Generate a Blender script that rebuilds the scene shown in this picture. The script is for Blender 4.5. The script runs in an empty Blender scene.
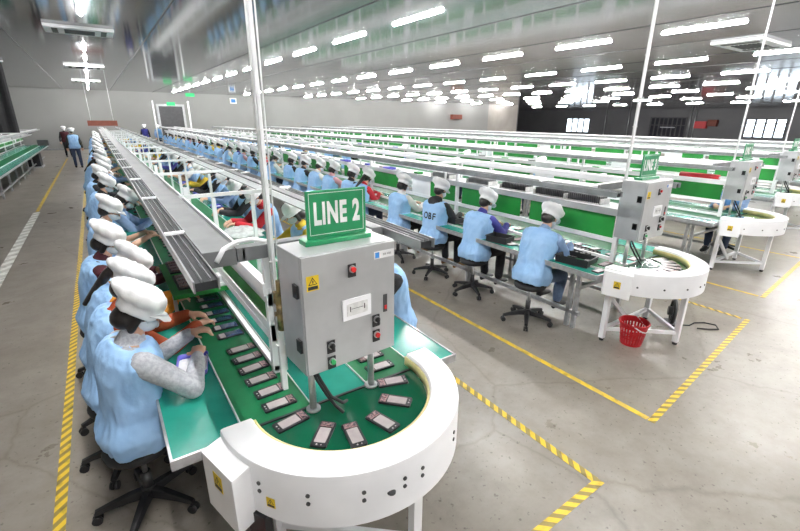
import bpy, bmesh, math, random
from mathutils import Vector, Matrix, noise
R=math.radians; PI=math.pi
random.seed(7)
scene=bpy.context.scene
COL=scene.collection
V=Vector

# ------------------------------------------------------------ materials
def mat(name,col,rough=.5,metal=0.,col2=None,scale=8.,bump=0.,bscale=60.,coat=0.,emit=None,es=0.,spec=None,detail=4.,thr=(.4,.6),alpha=1.,trans=0.):
    m=bpy.data.materials.new(name); m.use_nodes=True
    nt=m.node_tree; b=nt.nodes['Principled BSDF']
    b.inputs['Base Color'].default_value=(*col,1); b.inputs['Roughness'].default_value=rough
    b.inputs['Metallic'].default_value=metal
    if coat: b.inputs['Coat Weight'].default_value=coat; b.inputs['Coat Roughness'].default_value=.05
    if emit: b.inputs['Emission Color'].default_value=(*emit,1); b.inputs['Emission Strength'].default_value=es
    if spec is not None: b.inputs['Specular IOR Level'].default_value=spec
    if alpha<1: b.inputs['Alpha'].default_value=alpha
    if trans: b.inputs['Transmission Weight'].default_value=trans
    if col2 is None: col2=tuple(c*.82 for c in col)
    if True:
        tc=nt.nodes.new('ShaderNodeTexCoord'); n=nt.nodes.new('ShaderNodeTexNoise')
        n.inputs['Scale'].default_value=scale; n.inputs['Detail'].default_value=detail
        nt.links.new(tc.outputs['Object'],n.inputs['Vector'])
        r=nt.nodes.new('ShaderNodeValToRGB')
        r.color_ramp.elements[0].position=thr[0]; r.color_ramp.elements[1].position=thr[1]
        r.color_ramp.elements[0].color=(*col2,1); r.color_ramp.elements[1].color=(*col,1)
        nt.links.new(n.outputs['Fac'],r.inputs['Fac']); nt.links.new(r.outputs['Color'],b.inputs['Base Color'])
    if bump:
        n2=nt.nodes.new('ShaderNodeTexNoise'); n2.inputs['Scale'].default_value=bscale; n2.inputs['Detail'].default_value=3
        nt.links.new(tc.outputs['Object'],n2.inputs['Vector'])
        bp=nt.nodes.new('ShaderNodeBump'); bp.inputs['Strength'].default_value=bump; bp.inputs['Distance'].default_value=.01
        nt.links.new(n2.outputs['Fac'],bp.inputs['Height']); nt.links.new(bp.outputs['Normal'],b.inputs['Normal'])
    return m
M={}
def mk(k,*a,**kw): M[k]=mat(k,*a,**kw)
mk('white_paint',(.86,.86,.88),.35,scale=3,col2=(.80,.80,.82))
mk('white_metal',(.78,.79,.8),.38,scale=5)
mk('alu',(.55,.56,.58),.35,.6,scale=20)
mk('duct_grey',(.17,.175,.18),.45,.1,scale=6,col2=(.14,.145,.15))
mk('channel_dark',(.03,.032,.035),.7,.0,scale=10,spec=.25)
mk('channel_mid',(.30,.31,.32),.35,.6,scale=10)
mk('mat_green',(.022,.31,.235),.22,scale=4,col2=(.015,.25,.19),spec=.6)
mk('belt_green',(.004,.15,.052),.45,scale=6,col2=(.003,.12,.042),spec=.3)
mk('disc_green',(.003,.09,.04),.08,scale=6,col2=(.005,.09,.045),coat=.6)
mk('board_green',(.012,.27,.035),.5,scale=3,col2=(.008,.20,.028))
mk('sign_green',(.012,.26,.10),.3,coat=.3)
mk('sign_white',(.85,.85,.85),.4)
mk('steel',(.62,.63,.64),.28,.75,scale=12,col2=(.54,.55,.56))
mk('panel_steel',(.50,.51,.52),.36,.45,scale=5,col2=(.44,.45,.46))
mk('black_plastic',(.016,.016,.018),.45)
mk('black_rubber',(.02,.02,.022),.7)
mk('dark_grey',(.06,.06,.065),.5)
mk('lip_cream',(.75,.66,.30),.4)
mk('yellow',(.80,.56,.02),.5)
mk('red',(.55,.012,.02),.35)
mk('red_button',(.7,.02,.02),.3)
mk('green_button',(.02,.45,.12),.3)
mk('screen_silver',(.55,.49,.49),.2,.2,scale=30,col2=(.5,.44,.45))
mk('screen_blue',(.035,.06,.16),.12,.1,coat=.6)
mk('film_pink',(.55,.48,.50),.3)
mk('phone_black',(.014,.013,.018),.35)
mk('circuit',(.04,.035,.05),.4,scale=120,col2=(.35,.2,.2))
mk('blue_rim',(.10,.10,.55),.35)
mk('paper',(.86,.86,.86),.7)
mk('plastic_bag',(.75,.80,.80),.25,scale=20,bump=.6,bscale=30,alpha=.75)
mk('vest_blue',(.36,.58,.88),.75,scale=6,col2=(.30,.52,.84),bump=.25,bscale=25)
mk('gown_blue',(.18,.40,.78),.75,scale=6,bump=.25,bscale=25)
mk('cap_white',(.86,.86,.87),.8,scale=6,col2=(.82,.82,.83),bump=.3,bscale=18)
mk('mask',(.74,.80,.86),.8)
mk('skin',(.68,.40,.28),.5,scale=10,col2=(.62,.35,.24))
mk('hair',(.008,.006,.006),.38,scale=40,col2=(.014,.010,.009))
mk('trouser_navy',(.045,.065,.12),.8,scale=12,bump=.2,bscale=30)
mk('trouser_jeans',(.13,.19,.30),.8,scale=14,col2=(.10,.15,.25),bump=.2,bscale=30)
mk('trouser_black',(.02,.02,.025),.8)
mk('shoe_black',(.02,.02,.022),.5)
mk('shoe_tan',(.25,.12,.03),.6)
mk('sl_grey',(.50,.51,.54),.85,scale=60,col2=(.38,.39,.43),bump=.35,bscale=30)
mk('sl_white',(.80,.78,.76),.8,bump=.2,bscale=25)
mk('sl_black',(.02,.02,.024),.8,bump=.2,bscale=25)
mk('sl_maroon',(.07,.012,.02),.8,bump=.2,bscale=25)
mk('sl_red',(.55,.015,.03),.8,bump=.2,bscale=25)
mk('sl_rust',(.42,.07,.02),.8,bump=.2,bscale=25)
mk('sl_orange',(.75,.30,.03),.8,bump=.2,bscale=25)
mk('sl_yellow',(.80,.55,.05),.8,bump=.2,bscale=25)
mk('sl_navy',(.05,.05,.30),.8,bump=.2,bscale=25)
mk('sl_blue',(.25,.38,.62),.8,bump=.2,bscale=25)
mk('sl_pink',(.75,.38,.42),.8,bump=.2,bscale=25)
mk('obf_ink',(.01,.01,.02),.6)
mk('brown_red',(.20,.05,.03),.6)
mk('gasket',(.75,.75,.74),.5,scale=40)
mk('glass_dark',(.03,.03,.04),.1,coat=.5)
mk('exit_green',(.02,.5,.15),.4,emit=(.03,.8,.3),es=.15)
mk('tube',(1,1,1),.5,emit=(1,.99,.97),es=190.)
mk('fixture',(.8,.8,.8),.4)
mk('grille',(.10,.10,.11),.6)
mk('wall_light',(.27,.27,.265),.55,scale=.4,col2=(.25,.25,.245))
mk('wall_brown',(.40,.37,.34),.6,scale=.5)
mk('wall_dark',(.115,.115,.122),.55,scale=.3,col2=(.10,.10,.107))
mk('curtain',(.012,.012,.014),.8)
mk('blue_sign',(.03,.22,.6),.4)
mk('brass',(.35,.26,.12),.35,.8,scale=30,col2=(.18,.14,.08))

def floor_mat():
    m=bpy.data.materials.new('polished_concrete'); m.use_nodes=True
    nt=m.node_tree; b=nt.nodes['Principled BSDF']; L=nt.links.new
    tc=nt.nodes.new('ShaderNodeTexCoord')
    def nz(s,d=6,r=.6):
        n=nt.nodes.new('ShaderNodeTexNoise'); n.inputs['Scale'].default_value=s; n.inputs['Detail'].default_value=d; n.inputs['Roughness'].default_value=r
        L(tc.outputs['Object'],n.inputs['Vector']); return n
    def ramp(n,p0,c0,p1,c1):
        r=nt.nodes.new('ShaderNodeValToRGB'); e=r.color_ramp.elements
        e[0].position=p0; e[0].color=(*c0,1); e[1].position=p1; e[1].color=(*c1,1); L(n,r.inputs['Fac']); return r
    def mul(a,c,f=1.):
        x=nt.nodes.new('ShaderNodeMix'); x.data_type='RGBA'; x.blend_type='MULTIPLY'; x.inputs[0].default_value=f
        L(a,x.inputs[6]); L(c,x.inputs[7]); return x.outputs[2]
    base=ramp(nz(.9).outputs['Fac'],.3,(.22,.193,.163),.7,(.315,.285,.252))
    blot=ramp(nz(5,8,.7).outputs['Fac'],.35,(.82,.81,.80),.6,(1,1,1))
    spots=ramp(nz(30,4,.55).outputs['Fac'],.31,(.42,.40,.37),.37,(1,1,1))
    vor=nt.nodes.new('ShaderNodeTexVoronoi'); vor.feature='DISTANCE_TO_EDGE'; vor.inputs['Scale'].default_value=.45
    wn=nz(3,5); mx=nt.nodes.new('ShaderNodeMix'); mx.data_type='VECTOR'; mx.inputs[0].default_value=.12
    L(tc.outputs['Object'],mx.inputs[4]); L(wn.outputs['Color'],mx.inputs[5]); L(mx.outputs[1],vor.inputs['Vector'])
    crack=ramp(vor.outputs['Distance'],.0,(.72,.70,.68),.006,(1,1,1))
    c=mul(base.outputs['Color'],blot.outputs['Color']); c=mul(c,spots.outputs['Color'],.8); c=mul(c,crack.outputs['Color'],.7)
    L(c,b.inputs['Base Color'])
    rr=nt.nodes.new('ShaderNodeMapRange'); rr.inputs['To Min'].default_value=.20; rr.inputs['To Max'].default_value=.42
    L(nz(2.2,6).outputs['Fac'],rr.inputs['Value']); L(rr.outputs['Result'],b.inputs['Roughness'])
    b.inputs['Specular IOR Level'].default_value=.5
    bp=nt.nodes.new('ShaderNodeBump'); bp.inputs['Strength'].default_value=.06; bp.inputs['Distance'].default_value=.01
    L(nz(12,4).outputs['Fac'],bp.inputs['Height']); L(bp.outputs['Normal'],b.inputs['Normal'])
    return m
def ceil_mat():
    m=bpy.data.materials.new('glossy_ceiling_panel'); m.use_nodes=True
    nt=m.node_tree; b=nt.nodes['Principled BSDF']; L=nt.links.new
    tc=nt.nodes.new('ShaderNodeTexCoord')
    n=nt.nodes.new('ShaderNodeTexNoise'); n.inputs['Scale'].default_value=1.6; n.inputs['Detail'].default_value=6
    L(tc.outputs['Object'],n.inputs['Vector'])
    r=nt.nodes.new('ShaderNodeValToRGB'); e=r.color_ramp.elements
    e[0].position=.3; e[0].color=(.105,.113,.122,1); e[1].position=.7; e[1].color=(.17,.18,.192,1)
    L(n.outputs['Fac'],r.inputs['Fac']); L(r.outputs['Color'],b.inputs['Base Color'])
    b.inputs['Roughness'].default_value=.085; b.inputs['Metallic'].default_value=.1; b.inputs['Specular IOR Level'].default_value=.7
    n2=nt.nodes.new('ShaderNodeTexNoise'); n2.inputs['Scale'].default_value=7; n2.inputs['Detail'].default_value=5
    mp=nt.nodes.new('ShaderNodeMapping'); mp.inputs['Scale'].default_value=(1,.35,1)
    L(tc.outputs['Object'],mp.inputs['Vector']); L(mp.outputs['Vector'],n2.inputs['Vector'])
    bp=nt.nodes.new('ShaderNodeBump'); bp.inputs['Strength'].default_value=.02; bp.inputs['Distance'].default_value=.02
    L(n2.outputs['Fac'],bp.inputs['Height']); L(bp.outputs['Normal'],b.inputs['Normal'])
    return m
def tape_mat(name,axis,sc,c1,c2,worn=.25):
    m=bpy.data.materials.new(name); m.use_nodes=True
    nt=m.node_tree; b=nt.nodes['Principled BSDF']; L=nt.links.new
    tc=nt.nodes.new('ShaderNodeTexCoord'); w=nt.nodes.new('ShaderNodeTexWave')
    w.wave_type='BANDS'; w.bands_direction='DIAGONAL'; w.inputs['Scale'].default_value=sc
    L(tc.outputs['Object'],w.inputs['Vector'])
    r=nt.nodes.new('ShaderNodeValToRGB'); e=r.color_ramp.elements
    e[0].position=.42; e[0].color=(*c2,1); e[1].position=.5; e[1].color=(*c1,1)
    L(w.outputs['Color'],r.inputs['Fac'])
    n=nt.nodes.new('ShaderNodeTexNoise'); n.inputs['Scale'].default_value=9; n.inputs['Detail'].default_value=6
    L(tc.outputs['Object'],n.inputs['Vector'])
    r2=nt.nodes.new('ShaderNodeValToRGB'); e=r2.color_ramp.elements
    e[0].position=.36; e[0].color=(worn,)*3+(1,); e[1].position=.46; e[1].color=(1,1,1,1)
    L(n.outputs['Fac'],r2.inputs['Fac'])
    x=nt.nodes.new('ShaderNodeMix'); x.data_type='RGBA'; x.blend_type='MULTIPLY'; x.inputs[0].default_value=.5
    L(r.outputs['Color'],x.inputs[6]); L(r2.outputs['Color'],x.inputs[7]); L(x.outputs[2],b.inputs['Base Color'])
    b.inputs['Roughness'].default_value=.4
    return m

# ------------------------------------------------------------ mesh helpers
class MB:
    def __init__(s): s.v=[]; s.f=[]; s.mi=[]; s.sm=[]
    def add(s,vs,fs,mi=0,sm=False):
        o=len(s.v); s.v+= [tuple(p) for p in vs]
        for f in fs: s.f.append(tuple(o+i for i in f)); s.mi.append(mi); s.sm.append(sm)
        return s
    def box(s,x0,x1,y0,y1,z0,z1,mi=0,M_=None):
        vs=[V((x,y,z)) for z in (z0,z1) for y in (y0,y1) for x in (x0,x1)]
        if M_ is not None: vs=[M_@p for p in vs]
        return s.add(vs,[(0,2,3,1),(4,5,7,6),(0,1,5,4),(2,6,7,3),(0,4,6,2),(1,3,7,5)],mi)
    def rings(s,rs,mi=0,sm=True,cap=True,closed=False):
        n=len(rs[0]); vs=[p for r in rs for p in r]; fs=[]
        m=len(rs)
        for i in range(m if closed else m-1):
            a=i*n; b=((i+1)%m)*n
            for j in range(n):
                k=(j+1)%n; fs.append((a+j,a+k,b+k,b+j))
        o=len(s.v); s.add(vs,fs,mi,sm)
        if cap and not closed:
            s.f.append(tuple(o+i for i in range(n-1,-1,-1))); s.mi.append(mi); s.sm.append(False)
            s.f.append(tuple(o+(m-1)*n+i for i in range(n))); s.mi.append(mi); s.sm.append(False)
        return s
    def cyl(s,p0,p1,r0,r1=None,n=12,mi=0,sm=True):
        if r1 is None: r1=r0
        p0=V(p0); p1=V(p1); d=(p1-p0).normalized(); a=d.orthogonal().normalized(); b=d.cross(a)
        def ring(c,r): return [c+a*(r*math.cos(2*PI*i/n))+b*(r*math.sin(2*PI*i/n)) for i in range(n)]
        return s.rings([ring(p0,r0),ring(p1,r1)],mi,sm)
    def caps(s,p0,p1,r0,r1=None,n=10,mi=0):
        if r1 is None: r1=r0
        p0=V(p0); p1=V(p1); d=(p1-p0).normalized(); a=d.orthogonal().normalized(); b=d.cross(a); rs=[]
        for c,r,t in [(p0,r0,-.95),(p0,r0,-.6),(p0,r0,0),(p1,r1,0),(p1,r1,.6),(p1,r1,.95)]:
            q=math.sqrt(1-t*t)*r; rs.append([c+d*(t*r)+a*(q*math.cos(2*PI*i/n))+b*(q*math.sin(2*PI*i/n)) for i in range(n)])
        return s.rings(rs,mi)
    def ell(s,c,rx,ry,rz,M_=None,n=16,m=10,mi=0):
        rs=[]; c=V(c)
        for i in range(m+1):
            t=-PI/2+PI*(i*.96+.02*m)/m; z=math.sin(t); q=math.cos(t)
            ring=[V((rx*q*math.cos(2*PI*j/n),ry*q*math.sin(2*PI*j/n),rz*z)) for j in range(n)]
            if M_ is not None: ring=[M_@p for p in ring]
            rs.append([c+p for p in ring])
        return s.rings(rs,mi)
    def tube(s,pts,r,n=8,mi=0,closed=False):
        pts=[V(p) for p in pts]; rs=[]; up=V((0,0,1)); pa=None
        for i,p in enumerate(pts):
            q0=pts[max(i-1,0)]; q1=pts[min(i+1,len(pts)-1)]
            if closed: q0=pts[i-1]; q1=pts[(i+1)%len(pts)]
            d=(q1-q0).normalized()
            if pa is None: a=d.orthogonal().normalized()
            else: a=(pa-d*pa.dot(d)).normalized()
            pa=a; b=d.cross(a)
            rs.append([p+a*(r*math.cos(2*PI*j/n))+b*(r*math.sin(2*PI*j/n)) for j in range(n)])
        return s.rings(rs,mi,closed=closed)
    def prism(s,poly,z0,z1,mi=0,sm=False):
        n=len(poly)
        vs=[(x,y,z0) for x,y in poly]+[(x,y,z1) for x,y in poly]
        fs=[tuple(range(n-1,-1,-1)),tuple(range(n,2*n))]+[(i,(i+1)%n,n+(i+1)%n,n+i) for i in range(n)]
        return s.add(vs,fs,mi,sm)
    def mesh(s,name,mats):
        me=bpy.data.meshes.new(name); me.from_pydata(s.v,[],s.f); me.validate()
        for m in mats: me.materials.append(M[m] if isinstance(m,str) else m)
        if len(me.polygons)==len(s.mi):
            me.polygons.foreach_set('material_index',s.mi); me.polygons.foreach_set('use_smooth',s.sm)
        me.update(); return me
    def build(s,name,mats,parent=None,loc=None,bevel=0):
        if isinstance(mats,str) or not isinstance(mats,(list,tuple)): mats=[mats]
        me=s.mesh(name,mats)
        bm=bmesh.new(); bm.from_mesh(me); bmesh.ops.recalc_face_normals(bm,faces=bm.faces)
        if bevel:
            es=[e for e in bm.edges if len(e.link_faces)==2 and e.calc_face_angle(0)>.7]
            bmesh.ops.bevel(bm,geom=es,offset=bevel,segments=2,affect='EDGES',profile=.6)
        bm.to_mesh(me); bm.free()
        o=bpy.data.objects.new(name,me); COL.objects.link(o)
        if parent: o.parent=parent
        if loc: o.location=loc
        return o
def tag(o,label,cat,group=None,kind=None):
    if label: o['label']=label
    if cat: o['category']=cat
    if group: o['group']=group
    if kind: o['kind']=kind
    return o
def empty(name,loc=(0,0,0),rz=0,label=None,cat=None,group=None):
    o=bpy.data.objects.new(name,None); COL.objects.link(o); o.location=loc; o.rotation_euler=(0,0,rz); o.empty_display_size=.1
    return tag(o,label,cat,group)
CH={}
def copy_tree(o,parent=None):
    c=o.copy(); COL.objects.link(c); c.parent=parent
    for ch in o.children: copy_tree(ch,c)
    return c
def copy_thing(o,loc,rz,label,group=None):
    c=copy_tree(o); c.location=loc; c.rotation_euler=(0,0,rz)
    if label: c['label']=label
    if group: c['group']=group
    return c
def struct(name,mb,mats):
    return tag(mb.build(name,mats),None,None,kind='structure')

# ------------------------------------------------------------ camera
F=428.; CX,CY=400.,265.5; CAMH=2.15
def nrm(v): return V(v).normalized()
yw=nrm((91.-CX,CY-117.,F)); p2=V((991.-CX,CY-(117.+900*.0078),F))
zw=yw.cross(p2).normalized()
if zw.y<0: zw=-zw
xw=yw.cross(zw)
if xw.x<0: xw=-xw
cam=bpy.data.cameras.new('camera'); co=bpy.data.objects.new('camera',cam); COL.objects.link(co)
cam.sensor_width=36; cam.lens=36*F/800; cam.clip_start=.05; cam.clip_end=300
rot=Matrix(((xw.x,xw.y,-xw.z),(yw.x,yw.y,-yw.z),(zw.x,zw.y,-zw.z)))
co.matrix_world=Matrix.Translation((0,0,CAMH))@rot.to_4x4()
scene.camera=co

# ------------------------------------------------------------ room
CZ=3.9; YB=38.; XR=68.; XL=-7.
struct('floor',MB().box(XL,XR+.2,-8,62,-.1,0),floor_mat())
struct('ceiling',MB().box(XL,XR+.2,-8,62,CZ,CZ+.1),ceil_mat())
struct('wall_back',MB().box(XL,38.4,YB,YB+.15,0,CZ),'wall_light')
struct('wall_end',MB().box(38.4,43.4,YB,YB+.15,0,CZ),'wall_brown')
struct('wall_return',MB().box(43.4,43.55,YB,62,0,CZ),'wall_dark')
struct('wall_far',MB().box(43.4,XR+.2,62,62.15,0,CZ),'wall_dark')
struct('wall_left',MB().box(XL-.15,XL,-8,YB+.15,0,CZ),'wall_light')
struct('wall_behind',MB().box(XL,XR+.2,-8.15,-8,0,CZ),'wall_light')
wr=MB(); WIN=[(43.9,48.4),(18.2,22.4)]; WZ=(.3,2.55)
wr.box(XR,XR+.2,-8,62,0,WZ[0]); wr.box(XR,XR+.2,-8,62,WZ[1],CZ)
ys=[-8]+[q for w in sorted(WIN) for q in w]+[62]
for i in range(0,len(ys),2): wr.box(XR,XR+.2,ys[i],ys[i+1],WZ[0],WZ[1])
struct('wall_right',wr,'wall_dark')
for i,(a,b) in enumerate(WIN):
    f=MB(); w=(b-a)
    f.box(XR-.03,XR+.1,a,b,WZ[0],WZ[0]+.1); f.box(XR-.03,XR+.1,a,b,WZ[1]-.1,WZ[1])
    for k in range(5):
        y=a+k*(w-.1)/4; f.box(XR-.03,XR+.1,y,y+.2,WZ[0]+.1,WZ[1]-.1)
    f.box(XR-.02,XR+.08,a,b,WZ[1]-.6,WZ[1]-.5)
    wo=struct('window_%d'%(i+1),f,'dark_grey')
    g=MB().box(XR+.04,XR+.05,a,b,WZ[0],WZ[1]).build('pane',mat('clear_glass',(.9,.95,1),.02,trans=1.,col2=(.9,.95,1)),wo)
# ceiling seams, skirting
k=0
x=-3.85
while x<60:
    k+=1
    if abs(x)>0: struct('trim_%d'%k,MB().box(x-.012,x+.012,-8,YB,CZ-.008,CZ-.001),'dark_grey')
    x+=2.62
struct('baseboard_back',MB().box(XL,38.4,YB-.03,YB-.001,0,.12),'channel_mid')
# back door
d=MB().box(4.25,5.85,YB-.05,YB-.001,0.,2.95); do=struct('door_1',d,'dark_grey')
d=MB(); d.box(4.1,4.25,YB-.08,YB-.002,0,3.05); d.box(5.85,6.0,YB-.08,YB-.002,0,3.05); d.box(4.1,6.0,YB-.08,YB-.002,2.95,3.1); d.build('door_frame','alu',do)
MB().box(5.6,5.72,YB-.12,YB-.05,1.0,1.15).build('door_handle','steel',do)
for (x0,yy,lean,lb) in ((3.9,34.,.0,'tall thin white upright pole left of the dark doorway'),(6.3,34.,0,'tall thin white upright pole right of the dark doorway')):
    tag(MB().cyl((x0*34/38,yy,0),(x0*34/38,yy,3.2),.045).build('white_post','white_paint'),lb,'post','white posts by the doorway')
e=empty('exit_sign',(5.1,YB-.1,3.0),0,'small green lit exit sign directly over the dark doorway','sign')
MB().box(-.28,.28,-.03,.06,0,.24).build('housing','exit_green',e)
e=empty('exit_sign',(5.15,30,3.35),0,'small green exit sign hanging from the ceiling in front of the back wall','sign')
MB().box(-.25,.25,-.03,.03,0,.2).build('housing','exit_green',e); MB().cyl((0,0,.2),(0,0,CZ-3.35),.01).build('hanger','white_metal',e)
e=empty('wall_sign',(9.66,YB-.05,3.25),0,'small blue and white square sign high on the back wall','sign')
MB().box(-.25,.25,-.02,.049,0,.42).build('plate','sign_white',e); MB().box(-.17,.17,-.03,-.02,.08,.34).build('emblem','blue_sign',e)
e=empty('hanging_board',(.55,34.6,1.72),0,'orange brown board hanging above the far end of the nearest line','board')
MB().box(-.8,.8,-.04,.04,-.1,.22).build('board','brown_red',e)
for s in (-.6,.6): MB().cyl((s,0,.22),(s,0,CZ-1.72),.01).build('hanger','white_metal',e)
e=empty('wall_box',(33.3,YB-.2,2.2),0,'small dark red equipment box on the back wall','box'); MB().box(-.7,.7,-.2,.199,0,.5).build('case','brown_red',e,bevel=.02)
e=empty('wall_box',(XR-.3,27.3,1.3),0,'dark red box low on the dark right wall','box'); MB().box(-.3,.299,-.7,.7,0,.9).build('case','red',e); MB().box(-.3,.299,-1.9,-.8,.3,1.1).build('side_case','brown_red',e)
g=MB()
for k in range(9): g.box(XR-.12,XR-.04,29.2+k*.6,29.35+k*.6,0.2,2.7)
g.box(XR-.12,XR-.04,29.2,34.2,2.6,2.75); g.box(XR-.12,XR-.04,29.2,34.2,1.6,1.7); g.box(XR-.04,XR-.001,29.2,34.2,.0,2.7,1)
do=struct('door_2',g,['dark_grey','glass_dark'])
MB().box(XR-.16,XR-.12,30.6,32.6,1.3,1.42).build('door_handle','alu',do)
for i,y in enumerate((28.8,28.2,41.2,37.4)):
    tag(MB().cyl((XR-.15,y,0),(XR-.15,y,CZ),.07).build('wall_pipe','alu'),'thin vertical pipe on the dark right wall','pipe','vertical pipes on the dark wall')
# dark hanging curtain at left
e=empty('blackout_curtain',(-3.3,20,1.62),0,'black glossy curtain hanging from the ceiling at the left edge','curtain')
c=MB(); n=40; pts=[]
for i in range(n+1): pts.append((-1.2+2.4*i/n,.03*math.sin(i*1.1)))
poly=pts+[(x,y+.03) for x,y in reversed(pts)]
c.prism(poly,0,CZ-1.62); c.build('cloth','curtain',e)
MB().cyl((-1.25,0,CZ-1.62-.04),(1.25,0,CZ-1.62-.04),.03).build('rail','alu',e)

# lights : every ceiling fitting is its own thing
def fixture():
    e=empty('ceiling_light')
    MB().box(-.05,.05,-.77,.77,-.004,0).build('fixture_body','fixture',e)
    MB().cyl((0,-.74,-.019),(0,.74,-.019),.014,n=8).build('tube','tube',e)
    return e
fx=fixture(); first=True; nl=0
rows=[.17+5.02*k for k in range(12)]
for i,x in enumerate(rows):
    y=7.4+[0,0,.55,.2,.4,.1,.3][i%7]-2.62*6
    y=max(y,-6.)
    while y<(YB-.9 if x<43 else 60):
        ok = y>-7 and not (i==0 and 10.9<y<13.6)
        ang=math.degrees(math.atan2(x,y)) if (x or y) else 0
        if x>37 and (i%2==1): ok=False
        if ok:
            o=fx if first else copy_tree(fx); first=False; nl+=1
            o.location=(x,y,CZ-.0005)
            g='ceiling lights in row above the aisle at left' if i==0 else 'ceiling tube lights in parallel rows'
            if i==0: lb='white tube light in the ceiling row above the nearest line'
            elif i==1: lb='white tube light in the nearest long slanting ceiling row'
            elif i==2: lb='white tube light in the second long slanting ceiling row'
            else: lb='small white tube light among the far ceiling rows'
            tag(o,lb,'ceiling light',g)
        y+=2.62 if x<26 else 3.9
# daylight-like fill from the hall lights behind the viewer are the same fittings
def ac(loc,rz,label):
    e=empty('air_conditioner',loc,rz,label,'air conditioner','ceiling air conditioners')
    p=MB(); p.box(-.6,.6,-.42,.42,-.06,0); p.build('panel','white_paint',e,bevel=.01)
    g=MB()
    for k in range(7): g.box(-.26,.26,-.24+k*.07,-.20+k*.07,-.075,-.06)
    g.build('intake_grille','grille',e)
    for s in (-1,1): MB().box(s*.42-.05,s*.42+.05,-.3,.3,-.07,-.06).build('air_outlet','black_plastic',e)
    return e
Z=CZ-.0005
ac((.12,12.2,Z),0,'white ceiling cassette air conditioner nearest the top left corner')
ac((.12,20.5,Z),0,'white ceiling air conditioner second along the left light row')
ac((.12,28.5,Z),0,'small distant white ceiling air conditioner before the back wall')
ac((13.1,4.6,Z),.0,'white ceiling air conditioner at the upper right corner').scale=(1.5,1.2,1)

# ------------------------------------------------------------ floor markings
TY=tape_mat('hazard_tape_y','y',7.,(.78,.52,.02),(.27,.20,.04))
TP=tape_mat('yellow_tape','y',3.,(.74,.50,.03),(.62,.42,.05))
TW=tape_mat('tape_reflection','y',2.,(.8,.8,.76),(.55,.54,.5))  # white here is reflected light on the yellow tape, painted into the colour
def strip(x0,y0,x1,y1,w,m,label,name='floor_tape'):
    a=V((x0,y0,0)); b=V((x1,y1,0)); d=(b-a); L=d.length; rz=math.atan2(d.y,d.x)
    o=MB().box(0,L,-w/2,w/2,.0005,.0025).build(name,m); o.location=(x0,y0,0); o.rotation_euler=(0,0,rz)
    return tag(o,label,'floor tape')
strip(-.545,.5,-.545,30,.06,TY,'yellow and black striped floor tape left of the near workers')
strip(-1.46,13.2,-1.46,30,.07,TP,'yellow floor tape running to the back wall on the left')
strip(-1.46,7.2,-1.46,13.1,.13,TW,'floor tape at left with a white light reflection painted in, in front of the yellow one')
strip(2.23,1.05,2.23,30,.055,TY,'striped floor tape along the right side of the nearest line')
strip(2.255,1.03,1.0,1.0,.055,TY,'short striped tape crossing in front of the nearest line')
strip(3.11,1.17,3.11,31,.05,TP,'yellow floor tape under the stools of the second line')
strip(3.09,1.135,5.83,1.42,.05,TY,'striped tape crossing in front of the second line')
strip(5.81,1.47,5.81,30,.05,TY,'striped floor tape along the right side of the second line')
strip(6.79,1.62,6.79,30,.05,TP,'yellow floor tape along the left side of the third line')
strip(6.77,1.57,9.4,1.8,.05,TY,'striped tape crossing in front of the third line')
strip(9.4,1.86,9.4,30,.05,TP,'yellow floor tape right of the third line')

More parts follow.
